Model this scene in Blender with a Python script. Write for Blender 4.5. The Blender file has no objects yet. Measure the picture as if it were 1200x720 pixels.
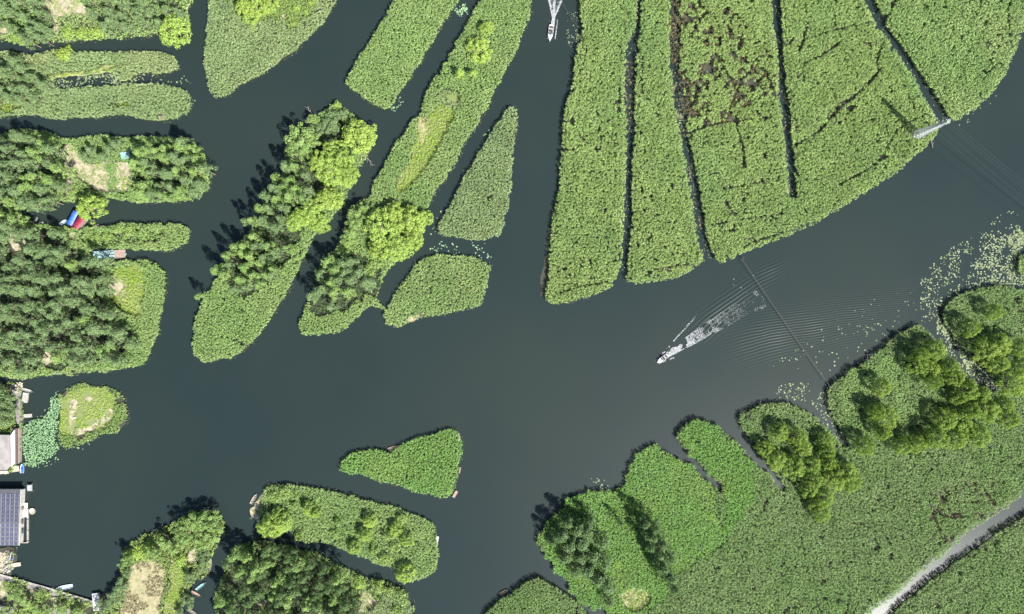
import bpy, bmesh, math, random
import numpy as np
from mathutils import Vector, Matrix
R = math.radians

# ------------------------------------------------------------------ camera, sky, sun, exposure
scene = bpy.context.scene
COL = scene.collection
PX = 3.0                     # photo pixels per metre at water level
ALT = 266.7                  # camera height over the water
cam_d = bpy.data.cameras.new('camera'); cam = bpy.data.objects.new('camera', cam_d); COL.objects.link(cam)
cam.location = (0, 0, ALT); cam.rotation_euler = (0, 0, 0)
cam_d.sensor_width = 36.0; cam_d.lens = 24.0; cam_d.clip_start = 1.0; cam_d.clip_end = 6000.0
scene.camera = cam
SUN_EL = 45.5
sdx, sdy = 0.69, -0.72       # horizontal direction towards the sun (x, y)
wd = bpy.data.worlds.new('World'); scene.world = wd; wd.use_nodes = True
nt = wd.node_tree; nt.nodes.clear()
wo = nt.nodes.new('ShaderNodeOutputWorld'); bg = nt.nodes.new('ShaderNodeBackground'); sk = nt.nodes.new('ShaderNodeTexSky')
sk.sky_type = 'NISHITA'; sk.sun_disc = False
sk.sun_elevation = R(SUN_EL); sk.sun_rotation = math.atan2(sdx, sdy)
bg.inputs['Strength'].default_value = 0.065
nt.links.new(sk.outputs[0], bg.inputs[0]); nt.links.new(bg.outputs[0], wo.inputs[0])
sun_d = bpy.data.lights.new('sun', 'SUN'); sun = bpy.data.objects.new('sun', sun_d); COL.objects.link(sun)
sun_d.energy = 5.0; sun_d.angle = R(0.5); sun_d.color = (1.0, 0.965, 0.91)
ce = math.cos(R(SUN_EL)); nrm = math.hypot(sdx, sdy)
sv = Vector((sdx/nrm*ce, sdy/nrm*ce, math.sin(R(SUN_EL))))
sun.rotation_euler = sv.to_track_quat('Z', 'Y').to_euler()
sun.location = sv*400
scene.view_settings.view_transform = 'Standard'; scene.view_settings.look = 'None'
scene.view_settings.exposure = 1.4; scene.view_settings.gamma = 1.0
try: scene.view_settings.use_curve_mapping = False
except Exception: pass
cy = scene.cycles
cy.use_denoising = True
cy.max_bounces = 5; cy.diffuse_bounces = 3; cy.glossy_bounces = 2; cy.transmission_bounces = 3; cy.transparent_max_bounces = 4
cy.caustics_reflective = False; cy.caustics_refractive = False

# ------------------------------------------------------------------ helpers
rng = np.random.default_rng(7)
def W(x, y, h=0.0):
    """Ground position of something seen at photo pixel x, y that stands h metres above the water."""
    k = (ALT-h)/ALT/PX
    return np.array([(np.asarray(x, float)-600)*k, (360-np.asarray(y, float))*k]).T
def poly(pts, h=0.0):
    a = np.array(pts, float); return W(a[:, 0], a[:, 1], h)
def inside(p, pg):
    pg = np.asarray(pg, float); lo, hi = pg.min(0), pg.max(0)
    sel = np.where((p[:, 0] >= lo[0]) & (p[:, 0] <= hi[0]) & (p[:, 1] >= lo[1]) & (p[:, 1] <= hi[1]))[0]
    out = np.zeros(len(p), bool)
    if len(sel): out[sel] = _inside(p[sel], pg)
    return out
def _inside(p, pg):
    x, y = p[:, 0], p[:, 1]; res = np.zeros(len(p), bool)
    n = len(pg)
    for i in range(n):
        x0, y0 = pg[i]; x1, y1 = pg[(i+1) % n]
        if y0 == y1: continue
        c = ((y0 > y) != (y1 > y)) & (x < (x1-x0)*(y-y0)/(y1-y0)+x0)
        res ^= c
    return res
def dist_line(p, ln, closed=False):
    d = np.full(len(p), 1e9); n = len(ln)
    for i in range(n if closed else n-1):
        a = ln[i]; b = ln[(i+1) % n]; ab = b-a; L2 = max(ab@ab, 1e-9)
        t = np.clip(((p-a)@ab)/L2, 0, 1)
        d = np.minimum(d, np.hypot(*(p-(a+t[:, None]*ab)).T))
    return d
_tab = np.random.default_rng(99).random((256, 256))
def noise(p, s, seed=0):
    """Smooth value noise 0..1, cell size s metres."""
    q = p/s + np.array([seed*17.37+1000, seed*9.71+1000]); i = np.floor(q).astype(int); f = q-i; f = f*f*(3-2*f)
    x0, y0 = i[:, 0] & 255, i[:, 1] & 255; x1, y1 = (x0+1) & 255, (y0+1) & 255
    a = _tab[x0, y0]*(1-f[:, 0])+_tab[x1, y0]*f[:, 0]; b = _tab[x0, y1]*(1-f[:, 0])+_tab[x1, y1]*f[:, 0]
    return a*(1-f[:, 1])+b*f[:, 1]
def fbm(p, s, seed=0):
    return (noise(p, s, seed)*.55+noise(p, s*.47, seed+3)*.3+noise(p, s*.21, seed+5)*.15)
def resample(pg, step):
    out = []
    n = len(pg)
    for i in range(n):
        a, b = pg[i], pg[(i+1) % n]; m = max(1, int(round(np.hypot(*(b-a))/step)))
        for k in range(m): out.append(a+(b-a)*k/m)
    return np.array(out)
def smooth_poly(pg, it=2):
    for _ in range(it):
        q = np.roll(pg, -1, 0); pg = np.stack([pg*.75+q*.25, pg*.25+q*.75], 1).reshape(-1, 2)
    return pg
def tagp(o, label=None, cat=None, group=None, kind=None):
    for k, v in (('label', label), ('category', cat), ('group', group), ('kind', kind)):
        if v: o[k] = v
    return o
def link(name, me, mat=None, parent=None):
    o = bpy.data.objects.new(name, me); COL.objects.link(o)
    if mat is not None and len(me.materials) == 0: me.materials.append(mat)
    if parent is not None: o.parent = parent
    return o
def quad_mesh(name, v, nq, var=None, k=4):
    """nq faces of k corners from consecutive vertices."""
    me = bpy.data.meshes.new(name); me.vertices.add(len(v)); me.vertices.foreach_set('co', np.asarray(v, np.float32).ravel())
    me.loops.add(nq*k); me.loops.foreach_set('vertex_index', np.arange(nq*k, dtype=np.int32))
    me.polygons.add(nq); me.polygons.foreach_set('loop_start', np.arange(0, nq*k, k, dtype=np.int32))
    if var is not None:
        at = me.attributes.new('var', 'FLOAT', 'POINT'); at.data.foreach_set('value', np.repeat(np.asarray(var, np.float32), k))
    me.update(calc_edges=True); me.validate()
    return me
def unit(a): return a/np.maximum(np.linalg.norm(a, axis=1, keepdims=True), 1e-6)
def kites(c, n, size, aspect, rg):
    """Kite-shaped leaves at centres c with normals n."""
    m = len(c); n = unit(n)
    ref = unit(rg.normal(size=(m, 3))); t = unit(np.cross(n, ref)); b = np.cross(n, t)
    L = np.asarray(size)[:, None]*.5; Wd = L*aspect
    v = np.empty((m, 4, 3))
    v[:, 0] = c-t*L; v[:, 1] = c+b*Wd+t*L*.15+n*L*.12; v[:, 2] = c+t*L-n*L*.15; v[:, 3] = c-b*Wd+t*L*.15+n*L*.12
    return v.reshape(-1, 3)

# ------------------------------------------------------------------ materials
def mat_new(name):
    m = bpy.data.materials.new(name); m.use_nodes = True; t = m.node_tree; t.nodes.clear()
    return m, t, t.nodes.new('ShaderNodeOutputMaterial')
def nd(t, typ, **kw):
    n = t.nodes.new(typ)
    for k, v in kw.items(): setattr(n, k, v)
    return n
def mixc(t, fac, a, b):
    n = nd(t, 'ShaderNodeMix', data_type='RGBA')
    for s, val in ((n.inputs[0], fac), (n.inputs[6], a), (n.inputs[7], b)):
        if hasattr(val, 'node'): t.links.new(val, s)
        elif isinstance(val, (int, float)): s.default_value = val
        else: s.default_value = (*val, 1)
    return n.outputs[2]
def maprange(t, v, a, b, c=0.0, d=1.0):
    n = nd(t, 'ShaderNodeMapRange'); t.links.new(v, n.inputs[0])
    for i, x in enumerate((a, b, c, d)): n.inputs[i+1].default_value = x
    return n.outputs[0]
def pos_noise(t, scale, detail=2.0, dim=None):
    g = nd(t, 'ShaderNodeNewGeometry'); n = nd(t, 'ShaderNodeTexNoise'); n.inputs['Scale'].default_value = scale; n.inputs['Detail'].default_value = detail
    t.links.new(g.outputs['Position'], n.inputs['Vector']); return n.outputs['Fac']
def leaf_mat(name, lo, mid, hi, patch=None, pscale=.06, prange=(.45, .7), transl=.30, gain=1.5, obj_var=0.0, obj_tint=(0, 0, 0), dark=0.0):
    m, t, out = mat_new(name)
    lo, mid, hi, obj_tint = [tuple(min(.8, x*gain) for x in q) for q in (lo, mid, hi, obj_tint)]
    if patch is not None: patch = tuple(x*gain for x in patch)
    a = nd(t, 'ShaderNodeAttribute', attribute_name='var')
    c = mixc(t, maprange(t, a.outputs['Fac'], 0, .5), lo, mid); c = mixc(t, maprange(t, a.outputs['Fac'], .5, 1), c, hi)
    if patch is not None: c = mixc(t, maprange(t, pos_noise(t, pscale, 3), prange[0], prange[1], 0, .85), c, patch)
    if dark: c = mixc(t, maprange(t, pos_noise(t, .22, 5), .40, .66, dark, 0), c, tuple(x*.55 for x in lo))
    if obj_var:
        oi = nd(t, 'ShaderNodeObjectInfo')
        c = mixc(t, maprange(t, oi.outputs['Random'], 0, 1, 0, obj_var), c, obj_tint)
    p = nd(t, 'ShaderNodeBsdfPrincipled'); p.inputs['Roughness'].default_value = .55; p.inputs['Specular IOR Level'].default_value = .3
    t.links.new(c, p.inputs['Base Color'])
    tr = nd(t, 'ShaderNodeBsdfTranslucent'); t.links.new(c, tr.inputs['Color'])
    mx = nd(t, 'ShaderNodeMixShader'); mx.inputs[0].default_value = transl
    t.links.new(p.outputs[0], mx.inputs[1]); t.links.new(tr.outputs[0], mx.inputs[2]); t.links.new(mx.outputs[0], out.inputs[0])
    return m
def plain(name, col, rough=.6, col2=None, scale=1.0, metal=0.0, rng_=(.35, .65), bump=0.0):
    m, t, out = mat_new(name)
    p = nd(t, 'ShaderNodeBsdfPrincipled'); p.inputs['Roughness'].default_value = rough; p.inputs['Metallic'].default_value = metal
    f = pos_noise(t, scale, 4)
    if col2 is None: col2 = tuple(x*.75 for x in col)
    t.links.new(mixc(t, maprange(t, f, *rng_), col, col2), p.inputs['Base Color'])
    if bump:
        b = nd(t, 'ShaderNodeBump'); b.inputs['Strength'].default_value = bump; b.inputs['Distance'].default_value = .1
        t.links.new(f, b.inputs['Height']); t.links.new(b.outputs[0], p.inputs['Normal'])
    t.links.new(p.outputs[0], out.inputs[0]); return m
def water_mat():
    m, t, out = mat_new('water')
    p = nd(t, 'ShaderNodeBsdfPrincipled')
    n1 = pos_noise(t, .012, 3)
    c = mixc(t, maprange(t, n1, .35, .65), (.0122, .0205, .0208), (.0158, .0242, .0212))
    t.links.new(c, p.inputs['Base Color'])
    p.inputs['Roughness'].default_value = .31; p.inputs['IOR'].default_value = 1.33; p.inputs['Specular IOR Level'].default_value = .5
    f = pos_noise(t, .9, 3); b = nd(t, 'ShaderNodeBump'); b.inputs['Strength'].default_value = .12; b.inputs['Distance'].default_value = .08
    t.links.new(f, b.inputs['Height']); t.links.new(b.outputs[0], p.inputs['Normal'])
    t.links.new(p.outputs[0], out.inputs[0]); return m
M = {}
M['water'] = water_mat()
M['mud'] = plain('wet_mud', (.036, .031, .021), .85, (.026, .032, .016), .5)
M['soil'] = plain('dry_soil', (.33, .285, .205), .95, (.16, .16, .09), .75, rng_=(.38, .72), bump=.6)
M['straw'] = plain('mown_field', (.29, .255, .155), .95, (.19, .18, .09), .8, bump=.6)
M['lawn_ground'] = plain('lawn_ground', (.105, .150, .035), .9, (.16, .17, .075), .2, bump=.4)
M['reed_dull'] = leaf_mat('reed_dull', (.080, .132, .040), (.120, .188, .058), (.205, .265, .10), (.155, .200, .074), .05, gain=2.09, dark=.25)
M['reed_blue'] = leaf_mat('reed_blue', (.086, .130, .054), (.128, .180, .072), (.21, .26, .13), (.165, .195, .085), .045, gain=2.09, dark=.25)
M['reed_field'] = leaf_mat('reed_field', (.088, .136, .038), (.142, .202, .060), (.23, .28, .11), (.118, .190, .062), .03, gain=1.98, dark=.30)
M['reed_lush'] = leaf_mat('reed_lush', (.072, .142, .030), (.102, .200, .044), (.16, .26, .078), (.135, .21, .05), .05, gain=1.87, dark=.2)
M['reed_se'] = leaf_mat('reed_se', (.082, .130, .044), (.122, .184, .060), (.195, .245, .115), (.108, .184, .052), .03, gain=1.84, dark=.28)
M['grass_lime'] = leaf_mat('grass_lime', (.115, .18, .025), (.175, .26, .034), (.27, .32, .08), (.24, .275, .10), .12, gain=1.65)
M['lotus'] = leaf_mat('lotus', (.12, .22, .10), (.19, .32, .16), (.30, .42, .25), gain=1.2)
M['lily'] = leaf_mat('lily', (.12, .17, .07), (.22, .27, .13), (.34, .38, .24), gain=1.0)
M['dry_reed'] = leaf_mat('dry_reed', (.08, .07, .034), (.155, .132, .06), (.22, .20, .10), gain=1.05)
M['slate'] = plain('slate_roof', (.075, .078, .088), .8, (.055, .057, .066), 1)
M['shaded_leaf'] = leaf_mat('shaded_leaf', (.042, .078, .028), (.064, .115, .038), (.115, .18, .058), obj_var=.6, obj_tint=(.085, .135, .045), gain=1.35)  # darker leaf colour: the shading inside tree stands is put into the albedo
M['straw_tuft'] = leaf_mat('straw_tuft', (.13, .12, .06), (.20, .18, .10), (.27, .25, .15), gain=1.0)
M['poplar'] = leaf_mat('poplar_leaf', (.055, .092, .038), (.092, .142, .056), (.145, .192, .085), obj_var=.7, obj_tint=(.105, .155, .066), gain=1.68)
M['poplar_mid'] = leaf_mat('grove_leaf', (.062, .110, .032), (.105, .172, .048), (.17, .235, .08), obj_var=.7, obj_tint=(.14, .20, .06), gain=1.79)
M['willow'] = leaf_mat('willow_leaf', (.090, .150, .028), (.150, .225, .045), (.23, .295, .085), obj_var=.8, obj_tint=(.185, .245, .05), gain=1.79)
M['willow_se'] = leaf_mat('round_leaf', (.075, .130, .022), (.125, .195, .036), (.21, .275, .068), obj_var=.8, obj_tint=(.165, .225, .044), gain=1.7, transl=.42)
M['shrub'] = leaf_mat('shrub_leaf', (.080, .132, .036), (.125, .192, .054), (.19, .25, .088), obj_var=.8, obj_tint=(.165, .22, .058), gain=1.65)
M['bark'] = plain('bark', (.20, .16, .12), .9, (.10, .08, .06), 3)
M['dead'] = plain('dead_wood', (.28, .255, .22), .9, (.17, .15, .125), 3)
M['white'] = plain('white_paint', (.46, .46, .455), .35, (.38, .385, .385), .8)
M['foam'] = plain('foam', (.34, .35, .355), .7, (.17, .185, .19), 1.6)
M['concrete'] = plain('pale_concrete', (.32, .31, .29), .9, (.22, .21, .195), .8, bump=.2)
M['stone'] = plain('quay_stone', (.20, .185, .17), .9, (.12, .11, .105), 1.2, bump=.4)
M['rubble'] = plain('rubble', (.28, .27, .25), .9, (.14, .135, .13), 1.6, bump=.4)
M['wood'] = plain('grey_wood', (.20, .165, .13), .85, (.12, .10, .08), 2)
M['pinkwood'] = plain('pinkish_boards', (.30, .22, .185), .8, (.20, .145, .12), 1.5)
M['teal'] = plain('teal_paint', (.16, .30, .30), .5, (.24, .36, .36), 1)
M['paleblue'] = plain('pale_blue_paint', (.30, .38, .50), .45, (.38, .43, .50), .8)
M['blue'] = plain('blue_sheet', (.022, .075, .40), .5, (.035, .12, .46), .8)
M['red'] = plain('red_sheet', (.26, .016, .04), .5, (.15, .012, .03), 1.0)
M['roofgrey'] = plain('grey_roof', (.25, .23, .225), .9, (.17, .155, .15), .35, rng_=(.42, .7), bump=.3)
M['brownroof'] = plain('brown_roof', (.085, .058, .055), .8, (.06, .042, .04), 1)
M['plaster'] = plain('plaster', (.36, .345, .32), .9)
M['panel'] = plain('solar_cell', (.038, .042, .075), .25, (.05, .055, .095), .4)
M['alu'] = plain('aluminium', (.36, .365, .38), .45, metal=.2)
M['steel'] = plain('galvanised_steel', (.42, .45, .44), .5, (.34, .37, .36), 1)
M['cable'] = plain('cable', (.09, .07, .068), .7)
M['wire'] = plain('wire', (.06, .07, .075), .5)
M['dark'] = plain('dark_seat', (.03, .032, .036), .5)
M['glass'] = plain('windscreen', (.06, .08, .10), .1)
M['cream'] = plain('cream_paint', (.42, .39, .30), .6)

# ------------------------------------------------------------------ mesh bits
class MB:
    def __init__(s): s.bm = bmesh.new()
    def box(s, c, d, rz=0.0, rx=0.0, ry=0.0, taper=1.0):
        mt = Matrix.Translation(Vector(c)) @ Matrix.Rotation(rz, 4, 'Z') @ Matrix.Rotation(ry, 4, 'Y') @ Matrix.Rotation(rx, 4, 'X')
        vs = []
        for z in (-.5, .5):
            k = taper if z > 0 else 1.0
            for x, y in ((-.5, -.5), (.5, -.5), (.5, .5), (-.5, .5)): vs.append(s.bm.verts.new(mt @ Vector((x*d[0]*k, y*d[1]*k, z*d[2]))))
        for f in ((3, 2, 1, 0), (4, 5, 6, 7), (0, 1, 5, 4), (1, 2, 6, 5), (2, 3, 7, 6), (3, 0, 4, 7)): s.bm.faces.new([vs[i] for i in f])
        return s
    def tube(s, pts, rad, n=6):
        rings = []
        m = len(pts); pts = [Vector(p) for p in pts]
        rad = rad if isinstance(rad, (list, tuple)) else [rad]*m
        for i, p in enumerate(pts):
            d = (pts[min(i+1, m-1)]-pts[max(i-1, 0)]).normalized()
            a = d.orthogonal().normalized(); b = d.cross(a)
            rings.append([s.bm.verts.new(p+(a*math.cos(2*math.pi*k/n)+b*math.sin(2*math.pi*k/n))*rad[i]) for k in range(n)])
        for i in range(m-1):
            for k in range(n): s.bm.faces.new((rings[i][k], rings[i][(k+1) % n], rings[i+1][(k+1) % n], rings[i+1][k]))
        s.bm.faces.new(rings[0][::-1]); s.bm.faces.new(rings[-1]); return s
    def loft(s, rings, cap=True):
        rr = [[s.bm.verts.new(Vector(p)) for p in r] for r in rings]
        for i in range(len(rr)-1):
            n = len(rr[i])
            for k in range(n): s.bm.faces.new((rr[i][k], rr[i][(k+1) % n], rr[i+1][(k+1) % n], rr[i+1][k]))
        if cap: s.bm.faces.new(rr[0][::-1]); s.bm.faces.new(rr[-1])
        return s
    def prism(s, pts, z0, z1):
        return s.loft([[(p[0], p[1], z0) for p in pts], [(p[0], p[1], z1) for p in pts]])
    def lathe(s, prof, c, n=12):
        return s.loft([[(c[0]+r*math.cos(2*math.pi*k/n), c[1]+r*math.sin(2*math.pi*k/n), c[2]+z) for k in range(n)] for r, z in prof])
    def build(s, name, mat, parent=None, bevel=0.0, smooth=False):
        bmesh.ops.recalc_face_normals(s.bm, faces=s.bm.faces)
        if bevel: bmesh.ops.bevel(s.bm, geom=list(s.bm.edges), offset=bevel, segments=1, affect='EDGES', clamp_overlap=True)
        me = bpy.data.meshes.new(name); s.bm.to_mesh(me); s.bm.free()
        if smooth: me.polygons.foreach_set('use_smooth', [True]*len(me.polygons))
        return link(name, me, mat, parent)
def empty(name, loc, rz=0.0, label=None, cat=None, group=None):
    o = bpy.data.objects.new(name, None); COL.objects.link(o); o.location = loc; o.rotation_euler = (0, 0, rz); o.empty_display_size = .3
    return tagp(o, label, cat, group)
def P3(x, y, z=0.0):
    p = W(x, y, z); return (float(p[0]), float(p[1]), z)
# ------------------------------------------------------------------ water and land
from mathutils.geometry import delaunay_2d_cdt
def fill(pg):
    """Triangles filling an outline, concave or not."""
    r = delaunay_2d_cdt([Vector((float(p[0]), float(p[1]))) for p in pg], [], [list(range(len(pg)))], 1, 1e-4)
    return [tuple(v) for v in r[0]], [tuple(f) for f in r[2]]
def flat(name, pg, z, mat, kind='structure', label=None, cat=None):
    v, f = fill(pg); me = bpy.data.meshes.new(name); me.from_pydata([(x, y, z) for x, y in v], [], f); me.update()
    bm = bmesh.new(); bm.from_mesh(me)
    for q in bm.faces:
        q.normal_update()
        if q.normal.z < 0: q.normal_flip()
    bm.to_mesh(me); bm.free()
    return tagp(link(name, me, mat), label, cat, kind=kind)
flat('water', [(-4000, -4000), (4000, -4000), (4000, 4000), (-4000, 4000)], 0.0, M['water'])

def rough_outline(pg, amp=.55, step=.7, seed=0):
    pg = resample(pg, step); d = np.roll(pg, -1, 0)-np.roll(pg, 1, 0); nn = np.stack([d[:, 1], -d[:, 0]], 1); nn = unit(nn)
    k = (noise(pg, 1.3, seed)-.5)*1.5+(noise(pg, 3.2, seed+1)-.5)*1.4+(noise(pg, 8.0, seed+2)-.5)*1.4
    return pg+nn*(k*amp)[:, None]
LAND_Z = .28; INSET = .75
def island(name, pg):
    n = len(pg)
    if sum(pg[i][0]*pg[(i+1) % n][1]-pg[(i+1) % n][0]*pg[i][1] for i in range(n)) < 0: pg = pg[::-1]
    pg = resample(pg[::3], 1.5); n = len(pg); d = np.roll(pg, -1, 0)-np.roll(pg, 1, 0); nn = unit(np.stack([d[:, 1], -d[:, 0]], 1))
    pg = pg-nn*INSET
    v, f = fill(pg); bm = bmesh.new()
    tv = [bm.verts.new((x, y, LAND_Z)) for x, y in v]
    for q in f:
        try: g = bm.faces.new([tv[i] for i in q])
        except ValueError: continue
        g.normal_update()
        if g.normal.z < 0: g.normal_flip()
    top = [bm.verts.new((p[0], p[1], LAND_Z)) for p in pg]; bot = [bm.verts.new((p[0]+q[0]*.35, p[1]+q[1]*.35, -.5)) for p, q in zip(pg, nn)]
    for i in range(n): bm.faces.new((bot[i], bot[(i+1) % n], top[(i+1) % n], top[i]))
    me = bpy.data.meshes.new(name); bm.to_mesh(me); bm.free()
    return tagp(link(name, me, M['mud']), kind='structure')

def hexgrid(lo, hi, sp, rg, jit=.8):
    xs = np.arange(lo[0], hi[0], sp); ys = np.arange(lo[1], hi[1], sp*.866)
    X, Y = np.meshgrid(xs, ys); X = X+(np.arange(len(ys)) % 2)[:, None]*sp*.5
    p = np.stack([X.ravel(), Y.ravel()], 1); return p+rg.uniform(-jit, jit, p.shape)*sp
BEDS = dict(
    reed=dict(mat='reed_dull', pits=.07, H=2.0, sp=.52, Rr=.36, n=8, leaf=.42, asp=.34, up=1.5, jit=.5),
    blue=dict(mat='reed_blue', pits=.10, H=2.0, sp=.52, Rr=.36, n=8, leaf=.42, asp=.32, up=1.4, jit=.6),
    field=dict(mat='reed_field', H=2.2, sp=.62, Rr=.47, n=11, long=.2, pits=.15, leaf=.46, asp=.40, up=1.1, jit=.5),
    lush=dict(mat='reed_lush', H=1.5, sp=.55, Rr=.38, n=7, leaf=.42, asp=.36, up=1.8, jit=.35),
    se=dict(mat='reed_se', pits=.13, H=2.0, sp=.60, Rr=.42, n=8, leaf=.50, asp=.30, up=1.4, jit=.65),
    lime=dict(mat='grass_lime', H=.55, sp=.62, Rr=.40, n=6, leaf=.40, asp=.38, up=1.2, jit=.5),
    lush_low=dict(mat='reed_lush', H=.8, sp=.62, Rr=.4, n=7, leaf=.44, asp=.35, up=1.2, jit=.5),
    under=dict(mat='shrub', H=1.3, sp=.85, Rr=.56, n=9, leaf=.50, asp=.48, up=.9, jit=.7),
    grove=dict(mat='shaded_leaf', H=.9, sp=.95, Rr=.6, n=7, leaf=.5, asp=.45, up=.8, jit=.7),  # undergrowth in the darkened leaf, painting deep shade into gaps between trees
    lotus=dict(mat='lotus', long=0, H=.75, sp=.55, Rr=.35, n=4, leaf=.44, asp=.85, up=1.6, jit=.3),
)
def bed(name, pg, kind_, label, cat, exclude=(), gaps=(), thin=None, seed=0, z0=LAND_Z, hole=0.0, rim=None, **over):
    k = dict(BEDS[kind_]); k.update(over); rg = np.random.default_rng(1000+seed)
    lo, hi = pg.min(0)-1, pg.max(0)+1
    p = hexgrid(lo, hi, k['sp'], rg)
    keep = inside(p, pg)
    p = p[keep]
    for e in exclude: p = p[~inside(p, e)]
    for ln, w in gaps:
        w = w*(.35+.65*noise(p, 2.4, 11)); p = p[dist_line(p, ln) > w]
    if thin is not None:
        tp, th = thin; ins = inside(p, tp); p = p[~(ins & (.45*fbm(p, 9., seed+9)+.55*noise(p, 1.5, seed+10) < th))]
    if k.get('pits'):
        pk = k['pits']*(.35+1.3*fbm(p, 24., seed+30)); p = p[noise(p, 1.35, seed+31) > pk]
    if hole: p = p[fbm(p, 3.4, seed+21) > hole]
    m = len(p)
    if m == 0: return None
    h = k['H']*(.78+.26*noise(p, 3.5, seed+1)+.14*rg.random(m)+.10*noise(p, 14., seed+6))
    tv = .45*fbm(p, 5.0, seed+2)+.25*fbm(p, 1.6, seed+4)+.30*rg.random(m)
    if rim is not None:
        de = dist_line(p, rim, True); tv = np.clip(tv+.38*np.clip(1.5-de, 0, 1)*(noise(p, 2.0, seed+8) > .38), 0, 1.1); h = h*np.where(de < 1.2, .82, 1)
    n = k['n']; idx = np.repeat(np.arange(m), n)
    dz = rg.random(m*n)**.7; a = rg.random(m*n)*2*math.pi; rr = np.sqrt(1-dz**2*.9)
    dom = np.stack([rr*np.cos(a), rr*np.sin(a), dz], 1)
    Rr = (k['Rr']*(.75+.5*rg.random(m)))[idx]
    c = np.stack([p[idx, 0]+dom[:, 0]*Rr, p[idx, 1]+dom[:, 1]*Rr, z0+np.maximum(h[idx]-Rr*.6+dom[:, 2]*Rr*.6, .1)], 1)
    nn = dom+rg.normal(size=dom.shape)*k['jit']*.6; nn[:, 2] = np.abs(nn[:, 2])+k['up']*.35
    lng = rg.random(m*n) < k.get('long', .38)
    sz = k['leaf']*(.7+.6*rg.random(m*n))*np.where(lng, 1.75, 1.0); asp = np.where(lng, k['asp']*.42, k['asp'])[:, None]
    c[:, 2] += np.where(lng, .10+.25*rg.random(m*n), 0)
    v = kites(c, nn, sz, asp, rg)
    var = np.clip(.62*tv[idx]+.5*rg.random(m*n)-.05, 0, 1)
    # stalk blades
    s = 2; idy = np.repeat(np.arange(m), s); hh = h[idy]*.92
    c2 = np.stack([p[idy, 0]+rg.normal(size=m*s)*.25, p[idy, 1]+rg.normal(size=m*s)*.25, z0+hh*.5], 1)
    aa = rg.random(m*s)*2*math.pi; nx, ny = np.cos(aa), np.sin(aa); hw = .09+.05*rg.random(m*s); ln = rg.normal(size=(m*s, 2))*.16
    q = np.empty((m*s, 4, 3))
    q[:, 0] = c2-np.stack([0*nx, 0*nx, hh*.5], 1); q[:, 2] = c2+np.stack([ln[:, 0], ln[:, 1], hh*.5], 1)
    q[:, 1] = c2+np.stack([nx*hw, ny*hw, 0*nx], 1); q[:, 3] = c2-np.stack([nx*hw, ny*hw, 0*nx], 1)
    v = np.concatenate([v, q.reshape(-1, 3)]); var = np.concatenate([var, np.clip(tv[idy]*.6, 0, 1)])
    me = quad_mesh(name, v, len(v)//4, var)
    return tagp(link(name, me, M[k['mat']]), label, cat, kind='stuff')

RH = 1.0
def L(pts, h=0.0): return poly(pts, h)
SPOTS = []   # bare patches, filled in below
def make_island(pts, kind_, label, zones=(), gaps=(), seed=0, thin=None, hole=0.0, smooth=1, cat='reeds', **over):
    pg0 = smooth_poly(L(pts, RH), smooth); pg = rough_outline(pg0, amp=.38 if kind_ == 'field' else .55, seed=seed)
    island('island', pg)
    ex = []
    for zi, z in enumerate(zones):
        zp = rough_outline(smooth_poly(L(z['pts'], .4), 2), amp=.6 if z.get('ground') else 1.6, seed=seed+40+zi); z['pg'] = zp; ex.append(zp)
    bed('reed_bed', pg, kind_, label, cat, exclude=ex, gaps=[(L(g, 0.6), w) for g, w in gaps], seed=seed, rim=pg0, thin=None if thin is None else (L(thin[0]), thin[1]), hole=hole, **over)
    if thin is not None:
        bed('dead_reeds', L(thin[0]), 'se', 'brown dead reeds in the thin spots of ' + ('the widest field' if 'field' in label else 'the south-east marsh'), 'dead reeds', seed=seed+5, mat='dry_reed', H=1.2, sp=1.0, n=8, hole=.40)
    for zi, z in enumerate(zones):
        if z.get('ground') == 'soil': SPOTS.append(z['pg'])
        if z.get('ground'): flat(z.get('gname', 'bare_soil'), z['pg'], LAND_Z+.006+.002*zi, M[z['ground']])
        if z.get('bed'):
            bed(z.get('name', 'grass'), z['pg'], z['bed'], z['label'], z.get('cat', 'grass'), exclude=[q['pg'] for q in zones[zi+1:] if q.get('ground')], seed=seed+60+zi, hole=z.get('hole', 0.0), **z.get('over', {}))
    return pg
def ell(x, y, rx, ry=None, rot=0, n=14):
    ry = ry or rx; c, s = math.cos(R(rot)), math.sin(R(rot))
    return [(x+rx*math.cos(t)*c-ry*math.sin(t)*s, y+rx*math.cos(t)*s+ry*math.sin(t)*c) for t in [2*math.pi*i/n for i in range(n)]]
def soil(pts, **k): return dict(pts=pts, ground='soil', **k)

PG = {}
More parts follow.
